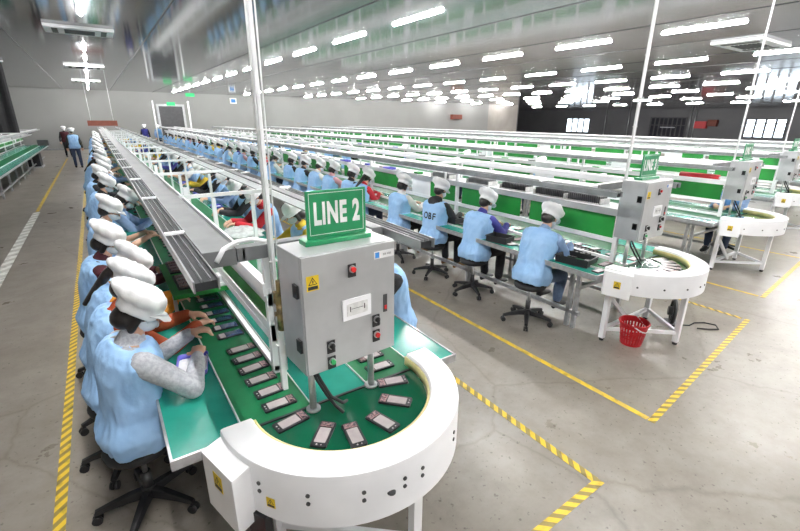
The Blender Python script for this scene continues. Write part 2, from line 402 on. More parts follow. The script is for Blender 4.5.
# ------------------------------------------------------------ production lines
def production_line(cx,y0,y1,label,idx,legs=True,narrow=False,wl=.79,wr_=.79,shelf_y=None):
    e=empty('production_line',(cx,y0,0),0,label,'production line','parallel production lines')
    L=y1-y0
    def W(a,b,nm):
        m=MB(); m.box(a,b,0,L,.745,.77,0); m.build(nm,['mat_green'],e)
        q=a if a<0 else b; s=-1 if a<0 else 1
        t=MB(); t.box(min(q,q+s*.012),max(q,q+s*.012),-.012,L,.725,.775); t.box(a,b,-.012,0,.725,.774)
        t.build('edge_trim','alu',e)
    W(-wl,-.5,'worktop'); W(.49,wr_,'worktop')
    for (a,b) in ((-.494,-.165),(.165,.484)):
        MB().box(a,b,.0,L,.70,.785).build('belt','belt_green',e)
        t=MB(); t.box(a-.006,a,.0,L,.74,.788); t.box(b,b+.006,0,L,.74,.788); t.build('belt_guide','white_metal',e)
    MB().box(-.158,.158,.0,L,.745,.78).build('centre_strip','mat_green',e)
    fr=MB(); 
    for x in (-wl+.12,-.2,.2,wr_-.12): fr.box(x-.02,x+.02,.05,L-.05,.68,.724)
    for x in (-wl+.3,wr_-.3): fr.box(x-.02,x+.02,.3,L-.1,.16,.20)
    fr.build('frame_rail','alu',e)
    if legs:
        n=int(min(L,24)/1.6)
        for k in range(n):
            for x in (-wl+.3,wr_-.3):
                y=.35+k*1.6
                m=MB(); m.box(x-.02,x+.02,y-.02,y+.02,0.001,.68); m.box(x-.02,x+.02,y+.06,y+.10,0.001,.68); m.build('leg','alu',e)
        cb=MB()
        for k in range(n):
            y=.35+k*1.6; cb.box(-wl+.32,wr_-.32,y-.02,y+.02,.45,.49)
        cb.build('cross_rail','alu',e)
    # centre board and shelf
    s0=.12 if shelf_y is None else shelf_y
    bx=-.205
    bl=MB(); k=s0
    j=0
    def pn(nm,mt,a,b): MB().box(bx-.004,bx+.004,a,b,1.03 if not narrow else 1.085,1.27 if not narrow else 1.20).build(nm,mt,e)
    while k<L-.2:
        w=min(1.15,L-k-.05)
        if narrow and j%3==1: pn('back_panel','white_paint',k+.06,k+w-.04)
        elif j%4==2: 
            pn('back_board','board_green',k+.06,k+w*.55); pn('back_panel','white_paint',k+w*.55,k+w-.04)
        else: pn('back_board','board_green',k+.06,k+w-.04)
        k+=1.2; j+=1
    r=MB(); r.box(bx-.015,bx+.015,s0,L,.985,1.03); r.box(bx-.015,bx+.015,s0,L,.80,.83)
    if narrow: r.box(bx-.014,bx+.014,s0,L,1.2,1.27); r.box(bx-.014,bx+.014,s0,L,1.03,1.085)
    None; r.build('shelf_rail','white_paint',e)
    sw=.035 if narrow else .42
    sh=MB(); sh.box(bx-.03,bx+sw,s0,L,1.27,1.30); sh.box(bx-.035,bx-.02,s0,L,1.26,1.33); sh.build('shelf','white_paint',e,bevel=.003)
    k=s0; n=0
    while k<L-.1 and n<30:
        m=MB(); m.box(bx-.02,bx+.02,k,k+.04,.781,1.27); m.box(bx-.02,bx+.02,k,k+.04,1.3,1.52)
        m.build('shelf_post','white_paint',e); k+=2.4; n+=1
    # overhead lamp canopy
    for sgn,nm in ((-1,'left'),(1,'right')):
        ch=MB(); a=-.565 if sgn<0 else .53
        ch.box(a-.042,a+.042,.0,L,1.50,1.535,0); ch.box(a-.05,a-.043,-.02,L,1.50,1.55,1); ch.box(a+.043,a+.049,-.02,L,1.50,1.55,1)
        ch.box(a-.015,a-.011,0,L,1.535,1.548,1); ch.box(a+.018,a+.022,0,L,1.535,1.548,1)
        ch.build('lamp_channel',['channel_dark','channel_mid'],e)
        k=.8
        while k<min(L,26): MB().box(a-.045,a+.053,k,k+.035,1.549,1.562).build('clamp','white_paint',e); k+=1.3
        d=MB(); b=-.44 if sgn<0 else .43; hw=.075 if sgn<0 else .035; d.box(b-hw,b+hw,.32,L,1.48,1.56); d.build('cable_duct','duct_grey' if narrow else 'white_metal',e,bevel=.004)
        wd=MB(); b=.33*sgn if sgn<0 else .385; wd.box(b-.006,b+.006,.32,L,1.50,1.55); wd.build('light_rail','white_paint',e)
    k=.32; n=0
    while k<L and n<14:
        m=MB(); m.box(-.515 if n else -.36,.56 if n else .29,k,k+(.028 if n else .07),1.53 if n else 1.49,1.558); m.build('cross_bar','white_metal' if n else 'duct_grey',e)
        if n>0:
            for x in (-.1,.22):
                MB().box(x-.014,x+.014,k+.003,k+.031,1.30 if not narrow else .785,1.52).build('drop_post','white_metal',e)
        k+=1.75 if narrow else 2.6; n+=1
    return e
LN=[]
PIT=[(.825,1.74,'nearest'),(4.35,2.07,'second'),(7.85,2.42,'third'),(11.35,2.78,'fourth'),(14.9,3.1,'fifth'),(18.4,3.4,'sixth'),(21.9,3.7,'seventh')]
production_line(.825,1.74,35.,'long green topped production line nearest the camera beside the grey control box',0,narrow=True,wl=.795,wr_=.775,shelf_y=.38)
production_line(4.35,2.07,35.5,'green topped production line with the dark haired stooped workers and black bins on it',1,wl=.69)
production_line(7.85,2.42,35.5,'third production line with a red roll on its white shelf',2,wl=.75)
production_line(11.35,2.78,35.5,'fourth production line across the hall, counted from the near one',3,legs=False)
production_line(14.9,3.1,35.5,'fifth production line across the hall, counted from the near one',4,legs=False)
production_line(18.4,3.4,35.5,'farthest production line before the dark right wall',5,legs=False)
production_line(-2.85,9.,29.3,'unmanned green production line at the left edge',6)

# ------------------------------------------------------------ curved conveyor
def warn(mb_parent,pos,rot,s=1.,name='warning_label'):
    m=MB()
    m.box(-.03*s,.03*s,-.035*s,.035*s,-.0015,.0,0)
    o=None
    tri=[(-.022*s,-.008*s),(.022*s,-.008*s),(0,.028*s)]
    m.prism(tri,0,.0006,1); tri=[(-.016*s,-.004*s),(.016*s,-.004*s),(0,.021*s)]; m.prism(tri,.0006,.0012,0)
    m.box(-.0025*s,.0025*s,.000,.013*s,.0012,.0018,1); m.box(-.024*s,.024*s,-.030*s,-.014*s,0,.0006,1)
    o=m.build(name,['yellow','black_plastic'],mb_parent); o.matrix_local=Matrix.Translation(pos)@rot
    o['label']='yellow warning label'
    return o
FRONT=Matrix(((1,0,0,0),(0,0,-1,0),(0,1,0,0),(0,0,0,1)))   # label facing -y, reading along +x
def curved(cx,cy,label,main=False):
    e=empty('curved_conveyor',(cx,cy,0),0,label,'conveyor','curved end conveyors')
    Ri,Ro=.455,.60; N=40; zb=.59 if main else .635
    def arc(r,a0=180,a1=360,n=N): return [(r*math.cos(R(a0+(a1-a0)*i/n)),r*math.sin(R(a0+(a1-a0)*i/n))) for i in range(n+1)]
    ext=.07
    out=[(-Ro,ext*.0)]+arc(Ro)[0:]+[(Ro,ext)]
    def ringpoly(r0,r1):
        o=[(-r1,.0)]+arc(r1)+[(r1,ext)]; i=[(-r0,.0)]+arc(r0)+[(r0,ext)]
        return o,i
    m=MB(); o_,i_=ringpoly(Ri,Ro)
    n=len(o_)
    secs=[]
    for (xo,yo),(xi,yi) in zip(o_,i_):
        def P(t,z): return V((xi+(xo-xi)*t,yi+(yo-yi)*t,z))
        secs.append([P(0,.79),P(0,.838),P(.06,.85),P(.9,.85),P(.975,.846),P(1,.828),P(1,zb),P(.96,zb),P(.96,.79)])
    m.rings(secs,0,True); o=m.build('rim_cover','white_paint',e)
    for p in o.data.polygons: p.use_smooth=False
    me=o.data
    # smooth shading by angle
    for p in me.polygons: p.use_smooth=True
    try: me.set_sharp_from_angle(angle=R(28))
    except Exception: pass
    m=MB(); a,b=ringpoly(Ri-.012,Ri-.001); secs=[[V((*b[i],.785)),V((*b[i],.835)),V((*a[i],.835)),V((*a[i],.785))] for i in range(len(a))]
    m.rings(secs,0,True); m.build('inner_lip','lip_cream',e)
    m=MB(); m.prism([(p[0],p[1]) for p in arc(Ri-.014)]+[(Ri-.014,-.0),(-Ri+.014,-.0)][:0],.70,.785); m.build('turn_belt','disc_green',e)
    m=MB(); m.box(-Ri+.02,Ri-.02,.0,.014,.77,.792); m.build('joint_bar','black_plastic',e)
    # legs
    for (x,y) in ((-.38,.03),(.16,-.44),(.50,.03)):
        l=MB(); l.box(x-.025,x+.025,y-.025,y+.025,.03,.60); l.build('leg','white_paint',e,bevel=.003)
        f=MB(); f.cyl((x,y,0.001),(x,y,.03),.022); f.build('foot','black_rubber',e)
    c=MB()
    def bar(p0,p1,w=.02):
        c.cyl(p0,p1,w*1.2,n=4,sm=False)
    bar((-.38,.03,.13),(.16,-.44,.13)); bar((.16,-.44,.13),(.50,.03,.13)); bar((-.38,.03,.5),(.02,-.02,.12)); bar((-.38,.03,.13),(.5,.03,.13))
    c.build('brace','white_paint',e)
    # pairs of bolts on the skirt
    bo=MB()
    for a in (209,230,251,268,277,303):
        for z in (.715,.755) if main else (.72,):
            p=V((Ro*math.cos(R(a)),Ro*math.sin(R(a)),z)); q=V((math.cos(R(a)),math.sin(R(a)),0))
            bo.cyl(p,p+q*.005,.009,n=10)
    bo.build('bolt','dark_grey',e)
    if main:
        h=MB(); q=V((math.cos(R(262)),math.sin(R(262)),0)); p=q*Ro+V((0,0,.715))
        t=V((-q.y,q.x,0))
        h.ell(p,.001+.02,.02,.008,Matrix.Rotation(R(262),3,'Z'),n=10,m=5); h.build('cable_hole','black_plastic',e)
        jb=MB(); 
        # junction box at the left end
        poly=[(-.665,-.035),(-.60,.0),(-.50,-.24),(-.61,-.275)]
        jb.prism([(-.69,-.05),(-.60,.0),(-.515,-.235),(-.625,-.29)],.53,.815)
        b=jb.build('junction_box','white_paint',e,bevel=.004)
        a=V((-.69,-.05,0)); c2=V((-.625,-.29,0)); d=(c2-a).normalized(); nn=V((d.y,-d.x,0)); 
        if nn.x>0: nn=-nn
        up=V((0,0,1)); rm=Matrix((( d.x,up.x,nn.x,0),(d.y,up.y,nn.y,0),(d.z,up.z,nn.z,0),(0,0,0,1)))
        ce=(a+c2)/2+nn*.0018; warn(b,(ce.x,ce.y,.73),rm,1.15)
        q=V((math.cos(R(214)),math.sin(R(214)),0)); t=V((-q.y,q.x,0)); rm=Matrix(((t.x,0,q.x,0),(t.y,0,q.y,0),(0,1,0,0),(0,0,0,1)))
        p=q*(Ro+.002); warn(e,(p.x,p.y,.675),rm,.7)
        s=MB(); 
        for a2 in (206,):
            q=V((math.cos(R(a2)),math.sin(R(a2)),0)); t=V((-q.y,q.x,0)); p=q*(Ro-.02)
            s.box(-.05,.05,-.01,.03,-.08,.08,0,Matrix.Translation((p.x,p.y,.50))@Matrix(((t.x,q.x,0,0),(t.y,q.y,0,0),(0,0,1,0),(0,0,0,1))))
        s.build('power_socket','black_plastic',e)
    else:
        jb=MB(); jb.prism([(-.655,-.04),(-.60,.0),(-.52,-.235),(-.60,-.275)],.60,.835); b=jb.build('junction_box','white_paint',e,bevel=.004)
        a=V((-.655,-.04,0)); c2=V((-.60,-.275,0)); d=(c2-a).normalized(); nn=V((d.y,-d.x,0))
        if nn.x>0: nn=-nn
        rm=Matrix(((d.x,0,nn.x,0),(d.y,0,nn.y,0),(0,1,0,0),(0,0,0,1))); p=(a+c2)/2+nn*.0018
        warn(b,(p.x,p.y,.72),rm,1.)
    return e
curved(.825,1.725,'big white curved end conveyor carrying phones in the foreground',True)
c3=curved(4.35,2.055,'white curved end conveyor standing over the red basket')
curved(7.85,2.405,'white curved end conveyor of the third line with pale yellow inner lip')
curved(11.35,2.765,'white curved end conveyor at the right edge with warning sticker')
curved(14.9,3.085,'distant white curved end conveyor beyond the right edge one')

# ------------------------------------------------------------ text helper
def text_mesh(s,size,ext,mi_mat,bold=.0,sx=1.):
    cu=bpy.data.curves.new('t','FONT'); cu.body=s; cu.size=size; cu.extrude=ext; cu.offset=bold; cu.space_character=1.14; cu.align_x='CENTER'; cu.align_y='CENTER'
    ob=bpy.data.objects.new('t',cu); COL.objects.link(ob); dg=bpy.context.evaluated_depsgraph_get(); dg.update()
    me=bpy.data.meshes.new_from_object(ob.evaluated_get(dg)); bpy.data.objects.remove(ob); bpy.data.curves.remove(cu)
    for v in me.vertices: v.co.x*=sx
    me.materials.clear(); me.materials.append(M[mi_mat]); return me
def text_part(name,s,size,ext,m,parent,mtx,bold=.0,sx=1.):
    me=text_mesh(s,size,ext,m,bold,sx); me.name=name; o=bpy.data.objects.new(name,me); COL.objects.link(o); o.parent=parent; o.matrix_local=mtx; return o

# ------------------------------------------------------------ control box, sign, pole
def control_box(x,y,label,near=False,rz=0.):
    e=empty('control_box',(x,y,0),rz,label,'control box','control boxes on the lines')
    # local: width along x centred, front face at y=-.11
    w,h0,h1,dp=.24,1.06,1.62,.12
    b=MB(); b.box(-w,w,-dp+.012,dp,h0,h1); b.build('cabinet','panel_steel',e,bevel=.004)
    d=MB(); d.box(-w+.004,w-.004,-dp,-dp+.0115,h0+.004,h1-.004); dd=d.build('door','panel_steel',e,bevel=.003)
    for sx in (-.17,.17):
        st=MB(); st.cyl((sx,0,.80),(sx,0,h0),.017); st.cyl((sx,0,.79),(sx,0,.80),.035,n=16); st.build('stand_leg','steel',e)
    hl=MB()
    for z in (1.20,1.46): hl.cyl((-w-.012,-dp+.05,z),(-w-.0,-dp+.05,z),.02); hl.box(-w-.012,-w,-dp+.03,-dp+.07,z-.03,z+.03)
    hl.build('latch','black_plastic',e)
    y0=-dp-.0005
    def btn(px,pz,m,key=False):
        k=MB(); k.box(px-.019,px+.019,y0-.006,y0,pz-.032,pz+.028,0); k.cyl((px,y0-.006,pz+.006),(px,y0-.012,pz+.006),.017,n=16,mi=1)
        k.cyl((px,y0-.012,pz+.006),(px,y0-.022,pz+.006),.012,n=16,mi=2)
        if key: k.box(px-.004,px+.004,y0-.032,y0-.02,pz-.012,pz+.022,2)
        k.build('selector_switch' if key else 'push_button',['black_plastic','steel',m],dd)
    btn(.0,1.52,'red_button'); btn(.125,1.24,'black_plastic',True); btn(.125,1.16,'red_button'); btn(-.12,1.18,'black_plastic',True); btn(-.12,1.10,'green_button')
    s=MB(); s.box(-.055,.095,y0-.008,y0,1.285,1.385,0); s.box(-.035,.075,y0-.010,y0-.008,1.305,1.365,1); s.box(-.02,-.016,y0-.012,y0-.010,1.325,1.35,2); s.box(.055,.059,y0-.012,y0-.010,1.325,1.35,2)
    s.box(-.012,.05,y0-.0115,y0-.010,1.336,1.338,2)
    s.build('socket_plate',['white_paint','gasket','dark_grey'],dd)
    s=MB(); s.box(.17,.19,y0-.004,y0,1.27,1.36,0); s.box(.174,.186,y0-.006,y0-.004,1.285,1.305,1); s.build('lock_plate',['dark_grey','red_button'],dd)
    s=MB(); s.box(.12,.23,y0-.0015,y0,1.545,1.580,0); s.box(.125,.148,y0-.002,y0-.0015,1.549,1.576,1); s.build('name_plate',['sign_white','blue_sign'],dd)
    if near:
        text_part('plate_text','IIII IIIII',.014,.0003,'dark_grey',dd,Matrix.Translation((.19,y0-.002,1.562))@FRONT)
    warn(dd,(-.19,y0-.002,1.50),FRONT,.95)
    cb=MB(); cb.tube([(-.17,-.02,1.06),(-.15,-.06,.98),(-.12,-.10,.90),(-.06,-.10,.84),(-.01,-.05,.80)],.008); cb.tube([(-.17,0,1.06),(-.16,-.03,.98),(-.13,-.07,.90),(-.10,-.10,.84),(-.07,-.12,.80)],.008)
    cb.build('cable','black_rubber',e)
    return e
def line_sign(x,y,label,txt,rz=0.,near=False):
    e=empty('line_sign',(x,y,1.6205),rz,label,'sign','line number signs')
    b=MB(); b.box(-.175,.155,-.04,.04,.0,.022); b.build('sign_base','sign_green',e,bevel=.003)
    b=MB(); b.box(-.15,.145,-.006,.006,.0225,.235); bo=b.build('sign_board','sign_green',e,bevel=.0025)
    f=MB(); t=.0022
    for (a,b_,c,d) in ((-.137,.132,.038,.038+t),(-.137,.132,.222,.222+t),(-.137,-.137+t,.038,.224),(.132-t,.132,.038,.224)): f.box(a,b_,-.0068,-.006,c,d)
    f.build('border','sign_white',bo)
    text_part('lettering',txt,.135,.0006,'sign_white',bo,Matrix.Translation((-.003,-.0072,.128))@FRONT,bold=.0055,sx=.54)
    return e
control_box(.825,1.71,'large grey steel control box under the LINE 2 sign',True,R(3))
line_sign(.845,1.74,'green sign reading LINE 2 standing on the near grey control box','LINE 2',R(0))
control_box(4.33,2.09,'grey control box with green sign beside the black bins',rz=R(0)); line_sign(4.36,2.12,'small green sign reading LINE 3 on the second control box','LINE 3',0)
control_box(7.83,2.44,'grey control box of the third line in front of a blue gowned worker'); line_sign(7.86,2.47,'small green sign reading LINE 4 on the third control box','LINE 4',0)
control_box(11.33,2.80,'grey control box of the fourth line near the right edge'); line_sign(11.36,2.83,'small green sign reading LINE 5 on the fourth control box','LINE 5',0)

def pole(x,y,label,near=False):
    e=empty('service_pole',(x,y,0),0,label,'pole','white poles rising from the lines')
    p=MB(); p.box(-.009,.009,-.009,.009,1.3,CZ-.001); p.box(-.015,.015,-.015,.015,.786,1.3); p.build('square_tube','white_paint',e,bevel=.004)
    c=MB(); c.cyl((-.0155,-.0,1.1),(-.0155,-.0,CZ-.002),.0055); c.build('conduit','white_metal',e)
    c=MB(); c.cyl((.0195,-.006,.9),(.0195,-.006,CZ-.002),.0035); c.build('cable','white_metal',e)
    r=MB(); r.box(-.025,.025,-.06,-.026,1.30,1.36); r.cyl((0,-.05,1.16),(0,-.05,1.30),.022); r.cyl((0,-.05,1.36),(0,-.05,1.42),.014); r.cyl((-.03,-.05,1.25),(.03,-.05,1.25),.012); r.build('air_regulator','brass',e)
    ti=MB()
    for z in (1.05,1.5,2.1,2.7,3.3): ti.box(-.022,.024,-.011,.011,z,z+.006)
    ti.build('cable_tie','paper',e)
    return e
pole(.60,1.95,'white square pole rising behind the near grey control box')
pole(4.15,2.22,'white pole rising beside the second line control box')
pole(7.65,2.55,'white pole rising beside the third line control box')
pole(11.15,2.95,'white pole rising at the right edge of the photo')
# flexible conduit on the near canopy
t=MB(); pts=[(.36,2.02,1.52),(.40,2.04,1.57),(.46,2.03,1.60),(.53,2.0,1.61),(.58,1.96,1.60)]
t.tube(pts,.012,n=10); tag(t.build('flexible_hose','white_paint'),'pale bent hose running from the lamp canopy to the near pole','hose')

# upper deck over left belt of line 2
e=empty('belt_shelf',(.6,3.25,0),0,'green tray shelf bridging the left belt above the phones','shelf')
b=MB(); b.box(-.34,.22,0,.85,.925,.935); b.box(-.34,.22,-.006,0,.908,.939); b.box(.212,.22,0,.85,.89,.945); b.build('deck','board_green',e)
b=MB()
for x,y in ((-.33,.03),(.20,.03),(-.33,.81),(.20,.81)): b.box(x-.012,x+.012,y-.012,y+.012,.786,.925)
b.build('support','alu',e)
b=MB(); b.box(-.14,.12,.02,.08,.9352,.965); b.box(-.02,.05,.03,.12,.965,1.02); b.box(.0,.17,.02,.16,.9352,.95); b.build('end_bracket','white_paint',e,bevel=.003)
tr=MB(); tr.box(-.06,.06,-.17,.17,.0,.012,0)
for k in range(4): tr.box(-.045,.045,-.15+k*.08,-.10+k*.08,.012,.024,1)
tro=tr.build('component_tray',['black_plastic','circuit']); first=True
for k in range(2):
    o=tro if first else tro.copy()
    if not first: COL.objects.link(o)
    first=False
    o.location=(.37,3.52+k*.42 if k<2 else 3.6+k*.7,.9355)
    tag(o,'black component tray on the green shelf above the near left belt','tray','black trays on the green shelf')

# ------------------------------------------------------------ phones
def rrect(w,h,r,n=4):
    pts=[]
    for cx,cy,a in ((w/2-r,h/2-r,0),(-w/2+r,h/2-r,90),(-w/2+r,-h/2+r,180),(w/2-r,-h/2+r,270)):
        for i in range(n+1): t=R(a+90*i/n); pts.append((cx+r*math.cos(t),cy+r*math.sin(t)))
    return pts
def phone(kind):
    e=empty('phone_module')
    MB().prism(rrect(.165,.075,.009),0,.009).build('frame','phone_black',e)
    m=MB()
    if kind=='silver':
        m.prism([(x-.010,y) for x,y in rrect(.096,.053,.003)],.0092,.0105); m.build('display','screen_silver',e)
    else:
        m.prism([(x+.022,y) for x,y in rrect(.10,.064,.003)],.0092,.0105); m.build('display','screen_blue',e)
        MB().prism([(x-.050,y) for x,y in rrect(.035,.060,.003)],.0092,.0107).build('film','film_pink',e)
    c=MB(); 
    sx=1 if kind=='silver' else -1
    q=.058 if kind=='silver' else .075
    if kind=='silver':
        c.box(.044,.074,-.030,.030,.0092,.012); c.box(.050,.066,-.02,.0,.012,.014); 
        c.build('circuit_board','circuit',e)
        b=MB(); b.cyl((-.071,.008,.0092),(-.071,.008,.0105),.004); b.cyl((-.071,-.012,.0092),(-.071,-.012,.0105),.003); b.build('home_button','film_pink',e)
    return e
ps=phone('silver'); pb=phone('blue')
us={'silver':0,'blue':0}
def put_phone(kind,x,y,a,label,group,z=.7855):
    src=ps if kind=='silver' else pb
    o=src if us[kind]==0 else copy_tree(src); us[kind]+=1
    o.location=(x,y,z); o.rotation_euler=(0,0,R(a)); tag(o,label,'phone',group); return o
OR=['first','second','third','fourth','fifth','sixth','seventh']
for i,(x,y) in enumerate([(.52,3.61-.02),(.51,3.44),(.51,3.29),(.515,3.14),(.51,3.0),(.51,2.865),(.51,2.73)]):
    put_phone('blue',x,y,[0,2,1,-1,2,0,1][i],'blue filmed phone module on the left belt, %s after the green shelf'%OR[i],'blue phones on the left belt')
for i,(x,y) in enumerate([(.52,2.50),(.52,2.37),(.52,2.24),(.52,2.105),(.53,1.97),(.53,1.84)]):
    put_phone('silver',x,y,[3,3,6,3,3,1][i],'silver faced phone module on the left straight belt, %s of six from the back'%OR[i],'silver phones on the left belt')
for i,(x,y,a) in enumerate([(.53,1.675,9),(.62,1.51,47+180-180),(.735,1.43,80),(.89,1.435,106),(1.03,1.535,133),(1.11,1.685,163)]):
    put_phone('silver',x,y,a,'silver faced phone module on the curved belt, %s from the left'%OR[i],'phones on the curved belt')
for i,(x,y,a) in enumerate([(1.13,1.85,177),(1.14,1.98,180),(1.15,2.11,182),(1.15,2.24,180)]):
    put_phone('silver',x,y,a,'silver faced phone on the right belt, %s behind the curve'%OR[i],'phones on the right belt')
for k in range(40):
    put_phone('silver' if k%3 else 'blue',.50+.01*math.sin(k*2.1),3.78+k*.135,180+3*math.sin(k),'dark phone module on the left belt beneath the lamp channel','phones farther along the left belt')
for k in range(9):
    put_phone('silver',4.35+.3*math.cos(R(200+k*18)),2.055+.3*math.sin(R(200+k*18)),200+k*18,'pale phone module on the curved belt above the red basket','phones on the second curved belt')
for k in range(14):
    put_phone('silver',4.01,2.2+k*.16,2*math.sin(k*3),'phone module on the belt of the second line','phones on the second line belt')

# ------------------------------------------------------------ trays, bins, bags
def tray(x,y,z,rz,label,group,rim='blue_rim'):
    e=empty('tray',(x,y,z),rz,label,'tray',group)
    m=MB(); po=rrect(.24,.17,.025); m.prism([(a*.93,b*.93) for a,b in po],0,.006); 
    m.build('tray_base','sign_white',e)
    n=len(po); m=MB(); secs=[[V((a*.93,b*.93,0)),V((a,b,.034)),V((a*.975,b*.975,.034)),V((a*.91,b*.91,.004))] for a,b in po]
    m.rings(secs,0,True,closed=True); m.build('tray_rim',rim,e)
    return e
tray(.235,2.47,.7705,R(78),'white tray with blue rim beside the grey sleeved woman','blue rimmed trays')
for i,(y,c) in enumerate([(6.1,0),(7.4,0),(8.9,0),(10.6,0),(12.5,0)]):
    tray(1.44,y,.7705,R(85+5*i),'white tray with blue rim on the right worktop of the near line','blue rimmed trays on the right worktop')
pm=MB().box(-.11,.11,-.15,.15,0,.006).build('paper_sheet','paper'); first=True
for i,(x,y,a) in enumerate([(.16,3.55,8),(.20,4.25,-5),(.15,4.95,4),(.18,5.9,-8),(.2,6.9,3),(.17,8.1,5),(.19,9.4,-4),(.17,10.8,4)]):
    o=pm if first else pm.copy()
    if not first: COL.objects.link(o)
    first=False; o.location=(x,y,.7705); o.rotation_euler=(0,0,R(a)); tag(o,'white paper sheet on the left worktop in front of the near workers','paper','papers on the left worktop')
def bag(x,y,z,sx,sy,sz,label,m_='plastic_bag'):
    m=MB(); m.ell((0,0,0),sx,sy,sz,n=28,m=16); 
    for i,p in enumerate(m.v):
        v=V(p); k=1+.28*noise.noise(v*14+V((x,y,0)))+.12*noise.noise(v*40); m.v[i]=(v.x*k,v.y*k,max(-sz*.8,v.z*k))
    o=m.build('plastic_bag',m_); o.location=(x,y,z+sz*.8); tag(o,label,'plastic bag')
bag(1.30,5.35,.771,.24,.28,.05,'clear crumpled plastic bag on the right worktop behind the near pole')
bag(.85,2.30,.781,.13,.30,.04,'clear crumpled plastic film at the foot of the near pole')
def clutter(cx,z,y0,y1,n,seed,label,group):
    rr=random.Random(seed); ms=['paper','sign_white','blue_rim','board_green','film_pink','dark_grey']; base={}
    for i in range(n):
        mt=rr.choice(ms)
        if mt not in base:
            m=MB(); m.box(-.05 if cx>1 else -.028,.05 if cx>1 else .028,-.07,.07,0,.03); base[mt]=m.build('parts_box',mt,bevel=.004); o=base[mt]
        else: o=base[mt].copy(); COL.objects.link(o)
        o.location=(cx+rr.uniform(-.015,.015),y0+(y1-y0)*i/n,z); o.rotation_euler=(0,0,rr.uniform(-.15,.15))
        tag(o,label,'box',group)
clutter(.64,1.3005,3.5,22,30,3,'small parts box on the narrow shelf of the near line','parts boxes on the near line shelf')
# second line worktop items
def bin_(x,y,z,rz,s,label,group):
    e=empty('parts_bin',(x,y,z),rz,label,'bin',group)
    m=MB(); w,l,h,t=.11*s,.15*s,.075,.008
    m.box(-w,w,-l,l,0,t); m.box(-w,-w+t,-l,l,t,h); m.box(w-t,w,-l,l,t,h); m.box(-w+t,w-t,-l,-l+t,t,h); m.box(-w+t,w-t,l-t,l,t,h)
    m.build('bin_body','black_plastic',e,bevel=.003); m=MB(); m.box(-w-.008,w+.008,-l-.008,-l,h-.012,h); m.box(-w-.008,w+.008,l,l+.008,h-.012,h); m.build('bin_lip','black_plastic',e)
bin_(3.86,2.43,.771,R(10),1.1,'black plastic bin on the worktop right of the bent worker nearest the basket','black bins on the second line')
bin_(4.02,3.02,.786,R(-5),.9,'black plastic bin behind the bent worker nearest the basket','black bins on the second line')
bin_(3.80,3.42,.771,R(12),.9,'black bin between the blue sleeved worker and the one at the line end','black bins on the second line')
bin_(3.95,4.45,.786,R(6),.8,'black bin beside the OBF worker','black bins on the second line')
e=empty('grid_tray',(4.17,2.62,.786),R(-8),'black divided tray of small parts beside the second control box','tray')
m=MB(); m.box(-.13,.13,-.19,.19,0,.012)
for k in range(8): m.box(-.13,.13,-.19+k*.052,-.182+k*.052,.012,.034)
for k in range(4): m.box(-.13+k*.084,-.122+k*.084,-.19,.19,.012,.034)
m.build('tray_grid','black_plastic',e)
m=MB()
for k in range(7):
    for j in range(3): m.box(-.11+j*.084,-.06+j*.084,-.175+k*.052,-.145+k*.052,.012,.024)
m.build('small_parts','film_pink',e)
cd=MB(); cd.prism(rrect(.075,.13,.008),0,.008,0); cd.prism(rrect(.055,.10,.004),.008,.010,1); cdo=cd.build('device_panel',['phone_black','gasket']); rr=random.Random(5)
first=True
for i in range(16):
    o=cdo if first else cdo.copy()
    if not first: COL.objects.link(o)
    first=False
    c=i%2; r=i//2
    o.location=([3.80,4.42][c]+rr.uniform(-.02,.02),2.14+r*.22+ (0.0 if c else 0),[.7705,.7805][c]); o.rotation_euler=(0,0,R(80+rr.uniform(-14,14)))
    if abs(o.location.y-2.43)<.2 and c==0: o.location.x=3.72 if False else 3.99; o.location.z=.7855
    tag(o,'small pale faced device panel lying on the second line worktop','device','device panels on the second line')
def rack(x,y,z,label,dark=True):
    e=empty('board_rack',(x,y,z),0,label,'rack','racks of boards on the shelves')
    m=MB(); m.box(-.09,.09,-.22,.22,0,.01); m.box(-.09,.09,-.22,-.21,.01,.06); m.box(-.09,.09,.21,.22,.01,.06); m.build('rack_base','gasket',e)
    m=MB()
    for k in range(16): m.box(-.075,.075,-.195+k*.025,-.187+k*.025,.0105,.085)
    m.build('boards','dark_grey' if dark else 'channel_mid',e)
rack(4.35,5.15,1.3005,'rack of grey boards on the second line shelf above the OBF worker',False); rack(4.36,4.35,1.3005,'rack of grey boards on the second line shelf right of the OBF worker',False)
for i,y in enumerate((3.75,3.2,2.75)): rack(4.40,y,1.3005,'rack of dark boards standing on the second line shelf, %s from the end'%['third','second','nearest'][i])
clutter(4.33,1.3005,5.8,20,26,9,'small parts box on the second line shelf','parts boxes on the second line shelf')
clutter(7.8,1.3005,4.0,24,26,11,'small parts box on the third line shelf','parts boxes on the third line shelf')
clutter(11.3,1.3005,3.6,24,22,12,'small parts box on the fourth line shelf','parts boxes on the fourth line shelf')
tray(4.28,6.6,1.3005,R(85),'blue rimmed tray on the second line shelf','blue rimmed trays on the shelf')
tray(4.28,8.3,1.3005,R(85),'blue rimmed tray farther back on the second line shelf','blue rimmed trays on the shelf')
e=empty('red_roll',(7.72,2.95,1.3005),0,'long red roll lying on the third line shelf','roll')
m=MB(); m.cyl((0,-.25,.045),(0,.30,.045),.045,n=14); m.build('roll_body','red',e); m=MB(); m.cyl((0,-.27,.045),(0,-.25,.045),.02); m.cyl((0,.3,.045),(0,.32,.045),.02); m.build('core','paper',e)

